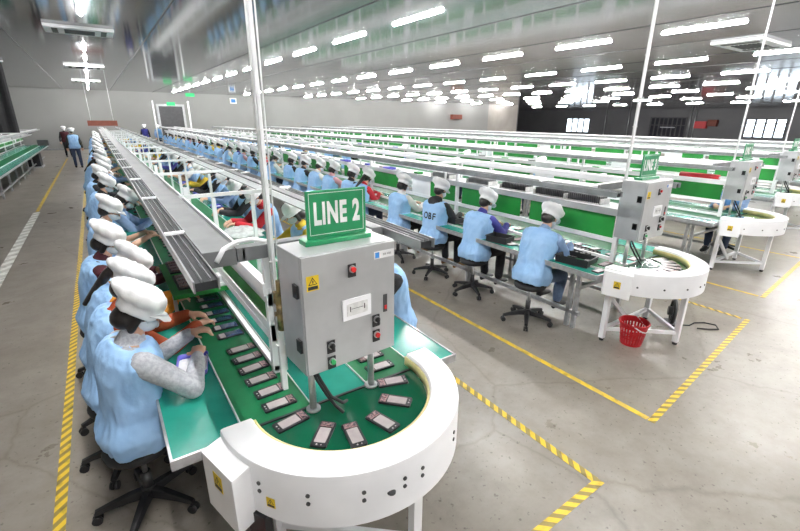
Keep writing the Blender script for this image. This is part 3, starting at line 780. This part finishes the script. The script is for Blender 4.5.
# red basket
e=empty('waste_basket',(4.16,1.88,0.001),R(20),'red perforated plastic basket on the floor under the second curved conveyor','basket')
m=MB(); r0,r1,h=.10,.135,.24; n=26
m.cyl((0,0,0),(0,0,.012),r0,n=26)
for k in range(n):
    a=2*PI*k/n; da=.075
    def P(a,t): r=r0+(r1-r0)*t/h; return V((r*math.cos(a),r*math.sin(a),t))
    m.rings([[P(a-da,z),P(a+da,z),P(a+da,z)*.97+V((0,0,z*.03)),P(a-da,z)*.97+V((0,0,z*.03))] for z in (0,h)],0,False)
for z0,z1 in ((.0,.025),(.075,.09),(.135,.15),(.19,.24)):
    for k in range(n):
        m.add([P(2*PI*k/n,z0),P(2*PI*(k+1)/n,z0),P(2*PI*(k+1)/n,z1),P(2*PI*k/n,z1),P(2*PI*k/n,z0)*.97+V((0,0,z0*.03)),P(2*PI*(k+1)/n,z0)*.97+V((0,0,z0*.03)),P(2*PI*(k+1)/n,z1)*.97+V((0,0,z1*.03)),P(2*PI*k/n,z1)*.97+V((0,0,z1*.03))],
          [(0,1,2,3),(4,7,6,5),(0,4,5,1),(3,2,6,7)],0)
m.build('basket_body','red',e)
m=MB(); m.tube([(r1*1.03*math.cos(t),r1*1.03*math.sin(t),h) for t in [2*PI*i/30 for i in range(30)]],.007,closed=True); m.build('rim','red',e)
m=MB(); m.tube([(r1*math.cos(t),-.03-.12*math.sin(t) if False else -r1*.9*math.sin(t),h+.01-.09*math.sin(t)) for t in [PI*i/16 for i in range(17)]],.006); m.build('handle','white_paint',e)
# dark fan-like object and cable
e=empty('floor_fan',(4.98,1.87,0),R(30),'black round object standing on the floor behind the white conveyor leg','fan')
m=MB(); m.tube([(0.13*math.cos(t),0,.15+.13*math.sin(t)) for t in [2*PI*i/28 for i in range(28)]],.02,closed=True); 
for k in range(9): m.box(-.12,.12,-.004,.004,.148,.152,0,Matrix.Translation((0,0,.15))@Matrix.Rotation(PI*k/9,4,'Y')@Matrix.Translation((0,0,-.15)))
m.build('guard','black_plastic',e); m=MB(); m.cyl((0,-.03,.15),(0,.05,.15),.05); m.box(-.09,.09,-.06,.06,.001,.02); m.box(-.01,.01,-.01,.01,.02,.10); m.build('motor','dark_grey',e)
m=MB(); m.tube([(4.98,1.8,.01),(5.08,1.72,.008),(5.2,1.72,.008),(5.3,1.66,.008),(5.34,1.56,.008),(5.25,1.5,.008),(5.16,1.56,.008),(5.08,1.64,.008)],.007); tag(m.build('power_cable','black_rubber'),'looped black cable on the floor beside the black round object','cable')
# red bag at the bottom
m=MB(); m.ell((0,0,0),.14,.12,.11,n=24,m=12)
for i,p in enumerate(m.v):
    v=V(p); k=1+.2*noise.noise(v*12); m.v[i]=(v.x*k,v.y*k,v.z*k+.10)
o=m.build('red_sack','red'); o.location=(.10,1.52,.01); tag(o,'red sack on the floor beneath the junction box','sack')
bag(.20,1.40,.06,.12,.10,.10,'clear crumpled plastic bag lying on the red sack')
# left line extras
e=empty('equipment_box',(-2.2,28.4,.776),0,'dark box on the far end of the left worktop','box'); MB().box(-.22,.22,-.2,.2,0,.28).build('case','dark_grey',e,bevel=.01)
e=empty('machine',(-2.45,25.5,0.001),0,'dark machine under the unmanned left line','machine'); MB().box(-.25,.25,-.5,.5,.05,.6).build('case','black_plastic',e,bevel=.02); MB().box(-.3,.3,-.6,.6,0,.05).build('base_plate','alu',e)

# ------------------------------------------------------------ people
def remesh(mb,name,mats,vox,smooth=2,disp=None,dec=None):
    me=mb.mesh(name+'_src',mats); ob=bpy.data.objects.new('tmp',me); COL.objects.link(ob)
    bm=bmesh.new(); bm.from_mesh(me); bmesh.ops.recalc_face_normals(bm,faces=bm.faces); bm.to_mesh(me); bm.free()
    md=ob.modifiers.new('r','REMESH'); md.mode='VOXEL'; md.voxel_size=vox; md.use_smooth_shade=True
    if smooth: s=ob.modifiers.new('s','SMOOTH'); s.iterations=smooth; s.factor=.5
    if dec: d=ob.modifiers.new('d','DECIMATE'); d.ratio=dec
    dg=bpy.context.evaluated_depsgraph_get(); dg.update()
    out=bpy.data.meshes.new_from_object(ob.evaluated_get(dg)); bpy.data.objects.remove(ob); bpy.data.meshes.remove(me)
    out.name=name; out.materials.clear()
    for m in mats: out.materials.append(M[m] if isinstance(m,str) else m)
    if disp:
        amp,fr,st=disp; out.update()
        ns=[v.normal.copy() for v in out.vertices]
        for v,n in zip(out.vertices,ns):
            p=v.co; q=V((p.x*fr*st[0],p.y*fr*st[1],p.z*fr*st[2]))
            a=noise.noise(q); b=1-abs(noise.noise(q*2.1+V((3,1,7))))*2
            v.co=p+n*(amp*max(a+.5*b-.2,-.35))
    for p in out.polygons: p.use_smooth=True
    out.update(); return out
def rot2(a): # tilt toward +x by a
    return V((math.sin(a),0,math.cos(a)))
TOR=[(-.09,.100,.150),(0,.122,.172),(.11,.105,.152),(.22,.108,.160),(.33,.115,.178),(.41,.108,.192),(.455,.088,.172),(.485,.064,.105),(.51,.050,.052)]
def spine(P):
    a1,a2=R(P['a1']),R(P['a2']); hip=V((0,0,P['hz']))
    def at(t):
        n=24; p=hip.copy(); T=max(t,0)
        if t<0: return hip+rot2(a1)*t, rot2(a1)
        for i in range(n):
            s=T*(i+.5)/n; a=a1+(a2-a1)*min(1,max(0,(s-.08)/.34)); p=p+rot2(a)*(T/n)
        a=a1+(a2-a1)*min(1,max(0,(T-.08)/.34)); return p,rot2(a)
    return at
def torso(mb,P,infl,t0,t1,flare=0,n=24):
    at=spine(P); rs=[]
    for (t,rf,ry) in TOR:
        if t<t0-.001 or t>t1+.001: continue
        c,d=at(t); side=V((0,1,0)); fwd=side.cross(d).normalized()
        if fwd.x<0: fwd=-fwd
        ex=flare if t<.05 else 0
        ring=[]
        for i in range(n):
            a=2*PI*i/n; ca,sa=math.cos(a),math.sin(a); k=2.5
            ca=math.copysign(abs(ca)**(2/k),ca); sa=math.copysign(abs(sa)**(2/k),sa)
            ring.append(c+fwd*((rf+infl+ex)*ca)+side*((ry+infl+ex)*sa))
        rs.append(ring)
    mb.rings(rs)
def ik(S,W,l1,l2,hint):
    d=W-S; L=min(d.length,(l1+l2)*.985); dn=d.normalized(); W=S+dn*L
    a=(l1*l1-l2*l2+L*L)/(2*L); h=math.sqrt(max(l1*l1-a*a,0)); hp=(hint-dn*hint.dot(dn)).normalized()
    return S+dn*a+hp*h, W
def make_person(P,name):
    """returns dict part->mesh ; local frame faces +x, origin on the floor under the pelvis"""
    at=spine(P); sh,sd=at(.43); nb,nd=at(.50)
    an=R(P.get('neck',P['a2']+8)); nk=rot2(an)
    head=nb+nk*.035+rot2(R(P['hp']*.5+P['a2']*.5))*.115
    HM=(Matrix.Rotation(R(P.get('hy',0)),3,'Z')@Matrix.Rotation(R(P['hp']),3,'Y'))
    H=lambda x,y,z: head+HM@V((x,y,z))
    side=V((0,1,0)); b=MB()
    torso(b,P,-.016,-1,.5)
    b.caps(nb-nd*.03,head-(head-nb)*.35,.055,.050)
    # head
    b.ell(H(-.008,0,.012),.095,.074,.092,HM,n=20,m=14)
    b.ell(H(.022,0,-.045),.066,.056,.068,HM,n=16,m=10)
    b.caps(H(.088,0,.0),H(.104,0,-.022),.010,.013,n=8)
    b.ell(H(.078,0,-.068),.018,.024,.012,HM,n=10,m=6)
    for s in (-1,1):
        b.ell(H(-.005,s*.076,-.005),.018,.009,.03,HM,n=10,m=6)
        b.caps(H(.083,s*.018,.030),H(.072,s*.045,.028),.008,.007,n=6)
    arms={}
    for s,key in ((1,'L'),(-1,'R')):
        S=sh+side*(s*.168)-sd*.01; W=V(P['w'+key]); hint=V(P.get('e'+key,(-.2,s*.55,-1)))
        E,W=ik(S,W,.275,.245,hint); arms[key]=(S,E,W)
        b.caps(S,E,.050,.040,n=12); b.caps(E,W,.040,.026,n=12)
        hd=V(P.get('h'+key,(.8,-s*.45,-.25))).normalized(); fd=(W-E).normalized(); hd=(hd+fd*.6).normalized()
        pn=V((0,0,-1)); pn=(pn-hd*pn.dot(hd)).normalized(); lat=hd.cross(pn).normalized()   # pn=palm side
        if lat.y*s>0: lat=-lat    # lat points toward thumb side (inward)
        pc=W+hd*.045
        fr=Matrix((hd,lat,pn)).transposed()
        b.ell(pc,.050,.040,.017,fr,n=14,m=8)
        b.caps(W-hd*.01,W+hd*.02,.027,.024,n=10)
        for i,(o,l) in enumerate(((.030,.068),(.010,.078),(-.010,.072),(-.029,.056))):
            p0=W+hd*.075+lat*o; cu=P.get('curl',.55)+.12*i
            d1=(hd*math.cos(cu*.6)+pn*math.sin(cu*.6)).normalized(); d2=(hd*math.cos(cu*1.5)+pn*math.sin(cu*1.5)).normalized()
            p1=p0+d1*l*.5; p2=p1+d2*l*.5
            b.caps(p0-hd*.02,p1,.0092,.0085,n=8); b.caps(p1,p2,.0085,.0072,n=8)
        q0=W+hd*.025+lat*.028; q1=q0+(hd*.5+lat*.75+pn*.35).normalized()*.034; q2=q1+(hd*.9+lat*.15+pn*.5).normalized()*.03
        b.caps(q0,q1,.011,.010,n=8); b.caps(q1,q2,.010,.008,n=8)
    legs={}
    for s,key in ((1,'L'),(-1,'R')):
        h=V((.0,s*.085,P['hz']-.01)); K=V(P['k'+key]); A=V(P['a'+key]); legs[key]=(h,K,A)
        b.caps(h,K,.080,.052,n=12); b.caps(K,A,.052,.034,n=12)
    out={}
    out['body']=remesh(b,name+'_body',['skin'],.0075,1,dec=.6)
    # shirt with sleeves
    m=MB(); torso(m,P,.011,0,.49); m.caps(at(.45)[0],nb+nk*.014,.078,.060,n=14)
    for s,key in ((1,'L'),(-1,'R')):
        S,E,W=arms[key]; W2=E+(W-E)*P.get('sleeve',.93)
        if P.get('sleeve',.93)<.1: m.caps(S,S+(E-S)*.6,.064,.058,n=12)
        else: m.caps(S,E,.066,.054,n=14); m.caps(E,W2,.055,.040,n=14); m.cyl(W2-(W-E).normalized()*.01,W2+(W-E).normalized()*.012,.037,n=14)
    if P.get('hood'):
        hc,_=at(.46); m.ell(hc+V((-.06,0,.02)),.07,.115,.07,n=16,m=10); m.ell(hc+V((-.03,0,.05)),.085,.10,.045,n=16,m=8)
    out['shirt']=remesh(m,name+'_shirt',['sl_white'],.010,2,disp=(.0055,9,(1,1,1.3)),dec=.7)
    # vest
    m=MB(); torso(m,P,.027,-.1,.49,flare=P.get('flare',.02))
    if P.get('long'): 
        c,d=at(-.09); m.rings([[c+V((.0+(.145+k*.03)*math.cos(2*PI*i/24),(.19+k*.015)*math.sin(2*PI*i/24),-k*P['long'])) for i in range(24)] for k in (0,1)])
    out['vest']=remesh(m,name+'_vest',['vest_blue'],.011,2,disp=(.015,7,(1.3,1.4,.6)),dec=.9)
    # trousers
    m=MB(); c,d=at(0); m.ell(c+V((.01,0,-.02)),.135,.185,.10,n=18,m=8)
    for key in ('L','R'):
        h,K,A=legs[key]; m.caps(h,K,.094,.068,n=14); m.caps(K,A+(K-A).normalized()*.03,.066,.052,n=14)
    out['trousers']=remesh(m,name+'_trousers',['trouser_navy'],.013,2,disp=(.006,8,(1,1,1)),dec=.6)
    # shoes
    for key,s in (('L',1),('R',-1)):
        h,K,A=legs[key]; m=MB(); rs=[]; base=A.z-.085
        fdir=V(P.get('foot',(1,0,0))); fdir=V((fdir.x,fdir.y,0)).normalized(); sd2=V((-fdir.y,fdir.x,0))
        for t,w,hh in ((-.065,.022,.05),(-.05,.034,.085),(-.01,.040,.10),(.05,.044,.075),(.11,.048,.055),(.16,.040,.042),(.185,.020,.03)):
            c=V((A.x,A.y,0))+fdir*t
            rs.append([c+sd2*(w*math.cos(2*PI*i/12))+V((0,0,base+max(0,hh/2+hh/2*math.sin(2*PI*i/12)))) for i in range(12)])
        m.rings(rs); out['shoe_'+key]=m.mesh(name+'_shoe',['shoe_black'])
    # hair
    m=MB(); m.ell(H(-.020,0,.012),.095,.083,.086,HM,n=20,m=12); m.ell(H(-.045,0,-.035),.060,.074,.072,HM,n=18,m=10)
    if P.get('hair')=='long':
        for s in (-1,1): m.caps(H(.01,s*.068,.0),H(.012,s*.066,-.075),.017,.012,n=8)
        m.caps(H(-.075,0,-.03),H(-.09,0,-.14),.045,.034,n=12); pz=H(-.09,0,-.14); c,_=at(.36); m.caps(pz,c+V((-.15,0,.03)),.034,.02,n=12)
    elif P.get('hair')=='bob':
        for s in (-1,1): m.caps(H(-.01,s*.068,.0),H(-.0,s*.070,-.085),.022,.022,n=8)
        m.ell(H(-.05,0,-.065),.06,.08,.06,HM,n=18,m=10)
    out['hair']=remesh(m,name+'_hair',['hair'],.008,1,disp=(.003,30,(1,1,.3)),dec=.6)
    # cap
    m=MB(); rs=[]
    TB=Matrix.Rotation(R(P.get('captilt',-8)),3,'Y')
    def C(x,y,z): return H(*(TB@V((x,y,z-.012))))
    n=28; sl=P.get('slouch',1.)
    for z,rx,ry,ox in ((.0,.104,.090,-.014),(.022,.108,.094,-.012),(.050,.112,.098,-.014),(.060,.124,.110,-.026*sl),(.086,.138,.124,-.042*sl),(.112,.132,.118,-.052*sl),(.132,.102,.092,-.054*sl),(.143,.055,.05,-.054*sl)):
        rs.append([C(ox+rx*math.cos(2*PI*i/n)*(1+.02*math.sin(i*5.)*(z>.06)),ry*math.sin(2*PI*i/n)*(1+.02*math.cos(i*7.)*(z>.06)),z+.006*math.sin(i*2.4)*(z>.06)) for i in range(n)])
    m.rings(rs)
    out['cap']=None
    capm=m
    vs=[]; 
    N=16; top=[];bot=[]
    for i in range(N+1):
        a=R(-68+136*i/N); r1=.062*math.cos(a*1.2) if abs(a*1.2)<PI/2 else 0
        ix,iy=-.012+.106*math.cos(a),.092*math.sin(a)
        ox,oy=ix+r1*1.0,iy+r1*.25*math.sin(a)
        top.append((ix,iy,.036,ox,oy,.036-r1*.32))
    rs=[[C(a[0],a[1],a[2]),C(a[3],a[4],a[5]),C(a[3],a[4],a[5]-.005),C(a[0],a[1],a[2]-.006)] for a in top]
    capm.rings(rs)
    me=capm.mesh(name+'_cap',['cap_white'])
    bm=bmesh.new(); bm.from_mesh(me); bmesh.ops.recalc_face_normals(bm,faces=bm.faces); bmesh.ops.subdivide_edges(bm,edges=[e for e in bm.edges if e.calc_length()>.018],cuts=1,use_grid_fill=True,smooth=.4); bm.to_mesh(me); bm.free()
    for p in me.polygons: p.use_smooth=True
    for v in me.vertices: v.co+=V((noise.noise(v.co*22),noise.noise(v.co*22+V((5,5,5))),noise.noise(v.co*18+V((9,1,3)))))*.009
    out['cap']=me
    # mask
    m=MB(); m.ell(H(.038,0,-.046),.072,.063,.050,HM,n=20,m=12); m.caps(H(.10,0,-.02),H(.108,0,-.04),.012,.014,n=8)
    if P.get('loops',True):
        for s in (-1,1): m.tube([H(.05,s*.06,-.03),H(.01,s*.078,.0),H(-.012,s*.086,.01)],.002,n=6)
    me=m.mesh(name+'_mask',['mask']); bm=bmesh.new(); bm.from_mesh(me); bmesh.ops.recalc_face_normals(bm,faces=bm.faces); bm.to_mesh(me); bm.free(); out['mask']=me
    m=MB()
    for s in (-1,1): m.ell(H(.083,s*.032,.012),.007,.013,.006,HM,n=10,m=6)
    out['eyes']=m.mesh(name+'_eyes',['hair'])
    if P.get('glasses'):
        m=MB()
        for s in (-1,1):
            m.tube([H(.102,s*.034+.022*math.cos(t),.010+.018*math.sin(t)) for t in [2*PI*i/16 for i in range(16)]],.002,n=6,closed=True)
            m.tube([H(.102,s*.056,.014),H(.05,s*.08,.014),H(0,s*.086,.01)],.002,n=6)
        m.tube([H(.102,-.012,.012),H(.104,.012,.012)],.002,n=6)
        out['glasses']=m.mesh(name+'_glasses',['black_plastic'])
    out['_head']=head
    return out
base=dict(hz=.57,a1=5,a2=22,hp=44,wL=(.50,.09,.86),wR=(.50,-.11,.86),kL=(.40,.13,.56),kR=(.40,-.13,.56),aL=(.42,.12,.30),aR=(.42,-.12,.30))
base=dict(base,kL=(.38,.14,.55),kR=(.38,-.14,.55),aL=(.40,.12,.086+.06),aR=(.40,-.12,.086+.06))
POSES={
 'lean':dict(base),
 'lean_long':dict(base,hair='long',a2=30,hp=50,wL=(.54,.12,.84),wR=(.46,-.04,.85),hy=10),
 'bob':dict(base,hair='bob',a2=18,hp=40,wL=(.46,.05,.87),wR=(.54,-.13,.85),hy=-12),
 'up':dict(base,a1=2,a2=14,hp=34,wL=(.46,.10,.86),wR=(.46,-.10,.86),hair='bob'),
 'obf':dict(base,a1=2,a2=15,hp=34,wL=(.44,.10,.86),wR=(.44,-.10,.86),hood=True,hz=.60),
 'short':dict(base,a1=4,a2=18,hp=40,sleeve=.0,wL=(.46,.10,.88),wR=(.48,-.12,.88)),
 'stoop':dict(base,a1=10,a2=28,hp=46,wL=(.52,.14,.84),wR=(.50,-.14,.84),slouch=.6,kL=(.40,.10,.52),kR=(.40,-.14,.50),aL=(.42,.10,.25),aR=(.36,-.14,.20)),
 'stand':dict(base,hz=.92,a1=1,a2=5,hp=8,neck=8,wL=(.08,.27,.86),wR=(.08,-.27,.86),eL=(-1,.3,-.2),eR=(-1,-.3,-.2),hL=(.1,0,-1),hR=(.1,0,-1),kL=(.06,.10,.49),kR=(-.02,-.10,.49),aL=(.12,.10,.087),aR=(-.16,-.10,.10),sleeve=.93),
 'main':dict(base,hz=.575,a1=4,a2=12,hp=40,neck=34,hair='bob',glasses=True,hy=-14,wL=(.42,.15,.91),wR=(.35,-.09,.88),eR=(-.1,-1,-.55),eL=(.1,.4,-1),hL=(.6,-.6,.1),hR=(.4,.8,.1),captilt=-4,curl=.8),
}
MESH={k:make_person(P,k) for k,P in POSES.items()}
LBL={}
def person(pose,hx,hy_,rz,sleeve,label,group=None,trousers='trouser_navy',shoe='shoe_black',vest='vest_blue',scale=1.,head=True,simple=False,name='person'):
    """place so the head is above (hx,hy_) when head=True, else root there"""
    ms=MESH[pose]; h=ms['_head']*scale
    c,s=math.cos(rz),math.sin(rz)
    x,y=(hx-(c*h.x-s*h.y),hy_-(s*h.x+c*h.y)) if head else (hx,hy_)
    e=empty(name,(x,y,0),rz,label,'person',group); e.scale=(scale,)*3
    sub={'shirt':sleeve,'trousers':trousers,'shoe_L':shoe,'shoe_R':shoe,'vest':vest}
    for k,me in ms.items():
        if k[0]=='_' or (simple and k in ('eyes','glasses')) : continue
        nm={'shoe_L':'shoe','shoe_R':'shoe'}.get(k,k)
        o=bpy.data.objects.new(nm,me); COL.objects.link(o); o.parent=e
        if k in sub:
            o.material_slots[0].link='OBJECT'; o.material_slots[0].material=M[sub[k]]
    return e,x,y
# ------------------------------------------------------------ stools
def stool():
    e=empty('stool'); H=.47
    rs=[]; 
    for z,r in ((0,.15),(.01,.168),(.035,.175),(.055,.168),(.062,.13)): rs.append([V((r*math.cos(2*PI*i/28),r*math.sin(2*PI*i/28),H-.06+z)) for i in range(28)])
    m=MB(); m.rings(rs); m.build('seat','black_rubber',e)
    m=MB(); m.cyl((0,0,.24),(0,0,H-.06),.014,n=12); m.build('gas_lift','steel',e)
    m=MB(); m.cyl((0,0,.10),(0,0,.25),.027,n=14); m.build('column','black_plastic',e)
    m=MB(); m.box(-.09,.09,-.07,.07,H-.075,H-.06); m.build('seat_plate','black_plastic',e)
    m=MB(); m.tube([(.05,-.0,H-.08),(.12,-.05,H-.085),(.19,-.09,H-.10)],.006); m.build('lever','black_plastic',e)
    b=MB(); 
    for k in range(5):
        a=2*PI*k/5+.3; d=V((math.cos(a),math.sin(a),0)); sd=V((-d.y,d.x,0)); rs=[]
        for t,w,z0,z1 in ((0,.030,.085,.14),(.10,.026,.085,.13),(.20,.021,.075,.105),(.27,.018,.062,.085)):
            c=d*t; rs.append([c+sd*w+V((0,0,z0)),c+sd*w*.7+V((0,0,z1)),c-sd*w*.7+V((0,0,z1)),c-sd*w+V((0,0,z0))])
        b.rings(rs,sm=False)
    b.cyl((0,0,.075),(0,0,.15),.036,n=16); bo=b.build('star_base','black_plastic',e,bevel=.003)
    for k in range(5):
        a=2*PI*k/5+.3; d=V((math.cos(a),math.sin(a),0)); sd=V((-d.y,d.x,0)); c=d*.265
        m=MB()
        for s in (-1,1): m.cyl(c+sd*(.006*s)+V((0,0,.0265)),c+sd*(.022*s)+V((0,0,.0265)),.026,n=14)
        m.box(-.012,.012,-.008,.008,.03,.065,0,Matrix.Translation(c)); m.build('castor','black_plastic',bo)
    return e
st=stool(); stu=[0]
def put_stool(x,y,rz,label,group):
    o=st if stu[0]==0 else copy_tree(st); stu[0]+=1
    o.location=(x,y,0.001); o.rotation_euler=(0,0,rz); tag(o,label,'stool',group); return o
def seat_person(pose,hx,hy_,deg,sleeve,label,group,slabel,sgroup,stl=True,**kw):
    e,x,y=person(pose,hx,hy_,R(deg),sleeve,label,group,**kw)
    if stl: put_stool(x,y,R(hash_(x,y)*72),slabel,sgroup)
    return e,x,y
def hash_(x,y): return (x*12.9898+y*78.233)%1.0
GL='workers seated along the left side of the near line'; SL='stools along the left side of the near line'
e,mx,my=seat_person('main',.035,2.43,14,'sl_grey','woman with glasses and grey sleeves working nearest the camera, blue vest, white cap',GL,'black five star stool under the grey sleeved woman',SL)
seat_person('lean',.03,2.92,8,'sl_rust','worker with rust orange sleeves directly behind the grey sleeved woman',GL,'black stool under the rust sleeved worker',SL)
seat_person('lean_long',.06,3.42,2,'sl_orange','worker in white cap with orange sleeve bent low, third in the left row',GL,'black stool of the third worker in the left row',SL)
seat_person('bob',-.05,4.14,0,'sl_maroon','worker with dark maroon sleeves, fourth in the left row',GL,'black stool of the maroon sleeved worker',SL)
seat_person('short',-.0,5.6,0,'sl_white','bare armed masked worker sixth from the front of the left row',GL,'black stool of the bare armed masked worker',SL)
seat_person('lean_long',.20,6.5,-4,'sl_blue','worker in white cap leaning far over the belt in the left row',GL,'black stool of the far leaning worker in the left row',SL)
seat_person('lean',.02,7.95,4,'sl_black','worker with black sleeves halfway down the visible left row',GL,'black stool of the black sleeved worker in the left row',SL)
seat_person('bob',-.04,9.3,0,'sl_black','worker with raised cap peak just before the small distant left row workers',GL,'black stool before the distant part of the left row',SL)
cols=['sl_black','sl_blue','sl_white','sl_navy','sl_blue','sl_maroon','sl_white','sl_orange']; ps_=['lean','bob','lean_long','short','up']
y=10.4; k=0
while y<33:
    seat_person(ps_[k%5] if ps_[k%5]!='up' else 'lean',.03+.06*math.sin(k*2.2),y,4*math.sin(k),cols[k%8],'small distant worker in white cap in the left row of the near line','distant workers of the left row','stool in the distant left row','distant stools of the left row',simple=True,stl=y<16)
    y+=1.12+.1*math.sin(k*3); k+=1
GR='workers seated along the right side of the near line'; SR='stools along the right side of the near line'
seat_person('lean',1.60,2.72,176,'sl_black','worker in blue vest half hidden behind the large grey control box',GR,'black stool behind the large grey control box',SR)
seat_person('bob',1.62,4.40,176,'sl_yellow','worker with white cap and mask just left of the LINE 2 sign',GR,'black stool left of the LINE 2 sign',SR)
seat_person('lean',1.60,5.75,184,'sl_red','worker with bright red sleeve bending left of the near white pole',GR,'black stool of the red sleeved worker',SR)
seat_person('lean_long',1.62,6.75,180,'sl_black','worker with black sleeves behind the red sleeved worker',GR,'black stool behind the red sleeved worker',SR)
seat_person('lean',1.70,7.85,182,'sl_blue','worker second behind the red sleeved worker',GR,'black stool second behind the red sleeved worker',SR)
y=8.9; k=0; c2=['sl_black','sl_yellow','sl_white','sl_black','sl_navy','sl_blue']
while y<33:
    seat_person(ps_[(k+1)%5] if ps_[(k+1)%5]!='up' else 'lean',1.66+.05*math.sin(k*1.7),y,180+5*math.sin(k*2),c2[k%6],'small distant worker in white cap in the right row of the near line','distant workers of the right row','stool in the distant right row','distant stools of the right row',simple=True,stl=False)
    y+=1.2; k+=1
G3='workers seated along the left side of the second line'; S3='stools along the left side of the second line'
e,ax,ay=seat_person('stoop',3.92,2.84,6,'sl_blue','worker in blue vest and jeans bent over the second line nearest the red basket',G3,'black five star stool of the worker in jeans',S3,trousers='trouser_jeans')
seat_person('lean',3.93,3.80,6,'sl_navy','worker with dark blue sleeves between the OBF vest and the worker in jeans',G3,'black five star stool of the dark blue sleeved worker',S3,trousers='trouser_black')
eo,ox,oy=seat_person('obf',3.86,4.62,6,'sl_black','worker in black hoodie whose blue vest reads OBF',G3,'black five star stool of the OBF worker',S3,trousers='trouser_black',shoe='shoe_tan')
seat_person('up',3.86,5.52,6,'sl_white','worker with pale sleeves and short hair left of the OBF worker',G3,'black stool of the pale sleeved worker',S3,trousers='trouser_black',shoe='shoe_tan')
seat_person('lean_long',3.92,6.75,6,'sl_red','long haired worker with red sleeve in the second line',G3,'black stool of the long haired red sleeved worker',S3)
seat_person('up',3.90,7.25,2,'sl_black','tall seated worker with black sleeve above the LINE 2 sign',G3,'black stool of the tall black sleeved worker',S3)
seat_person('bob',3.92,8.10,4,'sl_pink','worker with pink sleeve in the second line',G3,'black stool of the pink sleeved worker',S3)
seat_person('lean',3.95,8.85,4,'sl_white','pale worker between the pink sleeve and the black hooded one',G3,'black stool next to the pink sleeved worker',S3)
seat_person('lean',3.95,9.65,4,'sl_black','worker with black hood right of the near white pole',G3,'black stool right of the near pole',S3)
seat_person('up',3.95,10.5,4,'sl_black','worker in dark sleeves immediately right of the near white pole',G3,'black stool immediately right of the pole',S3)
y=11.6; k=0; c3_=['sl_white','sl_red','sl_black','sl_pink','sl_navy','sl_white','sl_blue','sl_yellow','sl_yellow','sl_black']
while y<33:
    seat_person(ps_[(k+2)%5],3.93+.05*math.sin(k*1.9),y,5*math.sin(k*2),c3_[k%10],'small distant worker in white cap in the long row left of the near pole','distant workers of the second line','stool in the distant row of the second line','distant stools of the second line',simple=True,stl=False)
    y+=.95; k+=1
y=14.; k=0
while y<33:
    seat_person(ps_[k%5],7.4,y,0,cols[k%8],'tiny worker in white cap far back at the third line','far workers of the third line','','',simple=True,stl=False); y+=1.5; k+=1
for k,y in enumerate((6.5,9.,12.)): 
    seat_person('up',8.35,y,180,cols[k+2],'worker partly hidden behind the third line shelf','workers behind the third line shelf','','',simple=True,stl=False)
seat_person('lean',8.55,2.75,182,'sl_blue','worker in long light blue gown behind the third grey control box',None,'black stool of the blue gowned worker',None,vest='gown_blue')
person('stand',-.82,24.2,R(96),'sl_black','worker in light blue vest walking away down the left aisle',None,trousers='trouser_navy',head=False,scale=1.0)
person('stand',-1.38,31.,R(-80),'sl_black','person in dark clothes standing in the left aisle near the back wall',None,trousers='trouser_black',vest='sl_maroon',head=False,scale=.98)
person('stand',3.6,34.5,R(-60),'sl_blue','worker in blue standing at the left post of the dark doorway',None,head=False,vest='gown_blue')
person('stand',2.9,35.5,R(-100),'sl_black','worker in navy blue standing near the dark doorway',None,head=False,vest='sl_navy')

# OBF lettering projected on the vest back
def decal(e,s):
    vest=[c for c in e.children if c.name.startswith('vest')][0]
    me=text_mesh(s,.125,0,'obf_ink',bold=.003,sx=.85)
    bm=bmesh.new(); bm.from_mesh(me); bmesh.ops.triangulate(bm,faces=bm.faces)
    bmesh.ops.subdivide_edges(bm,edges=[x for x in bm.edges if x.calc_length()>.02],cuts=3); bm.to_mesh(me); bm.free()
    from mathutils.bvhtree import BVHTree
    vm=vest.data; bv=BVHTree.FromPolygons([v.co for v in vm.vertices],[tuple(p.vertices) for p in vm.polygons])
    at=spine(POSES['obf']); c,d=at(.27)
    for v in me.vertices:
        u,w=v.co.x+.028,v.co.y
        p=c+V((0,0,0))+d*w+V((0,-u,0)); dr=V((1,0,0)); dr=(dr-d*dr.dot(d)).normalized()
        hit=bv.ray_cast(p-dr*.6,dr)
        v.co=(hit[0]-dr*.006) if hit[0] is not None else p-dr*.15
    me.name='vest_lettering'; o=bpy.data.objects.new('vest_lettering',me); COL.objects.link(o); o.parent=vest; o['label']='black letters OBF'
decal(eo,'OBF')
# phone held by the main woman's neighbour and her own
put_phone('silver',.24,2.86,60,'phone module lying before the rust sleeved worker','phones on the left worktop',z=.7705)

# ------------------------------------------------------------ world, view
w=bpy.data.worlds.new('World'); scene.world=w; w.use_nodes=True
w.node_tree.nodes['Background'].inputs['Color'].default_value=(.85,.93,1,1); w.node_tree.nodes['Background'].inputs['Strength'].default_value=2.6
bpy.data.objects
vs=scene.view_settings; vs.view_transform='Standard'; vs.look='None'; vs.exposure=1.32; vs.gamma=1; vs.use_curve_mapping=False
scene.cycles.use_denoising=True
scene.cycles.max_bounces=8; scene.cycles.diffuse_bounces=5; scene.cycles.glossy_bounces=4
scene.cycles.sample_clamp_indirect=8
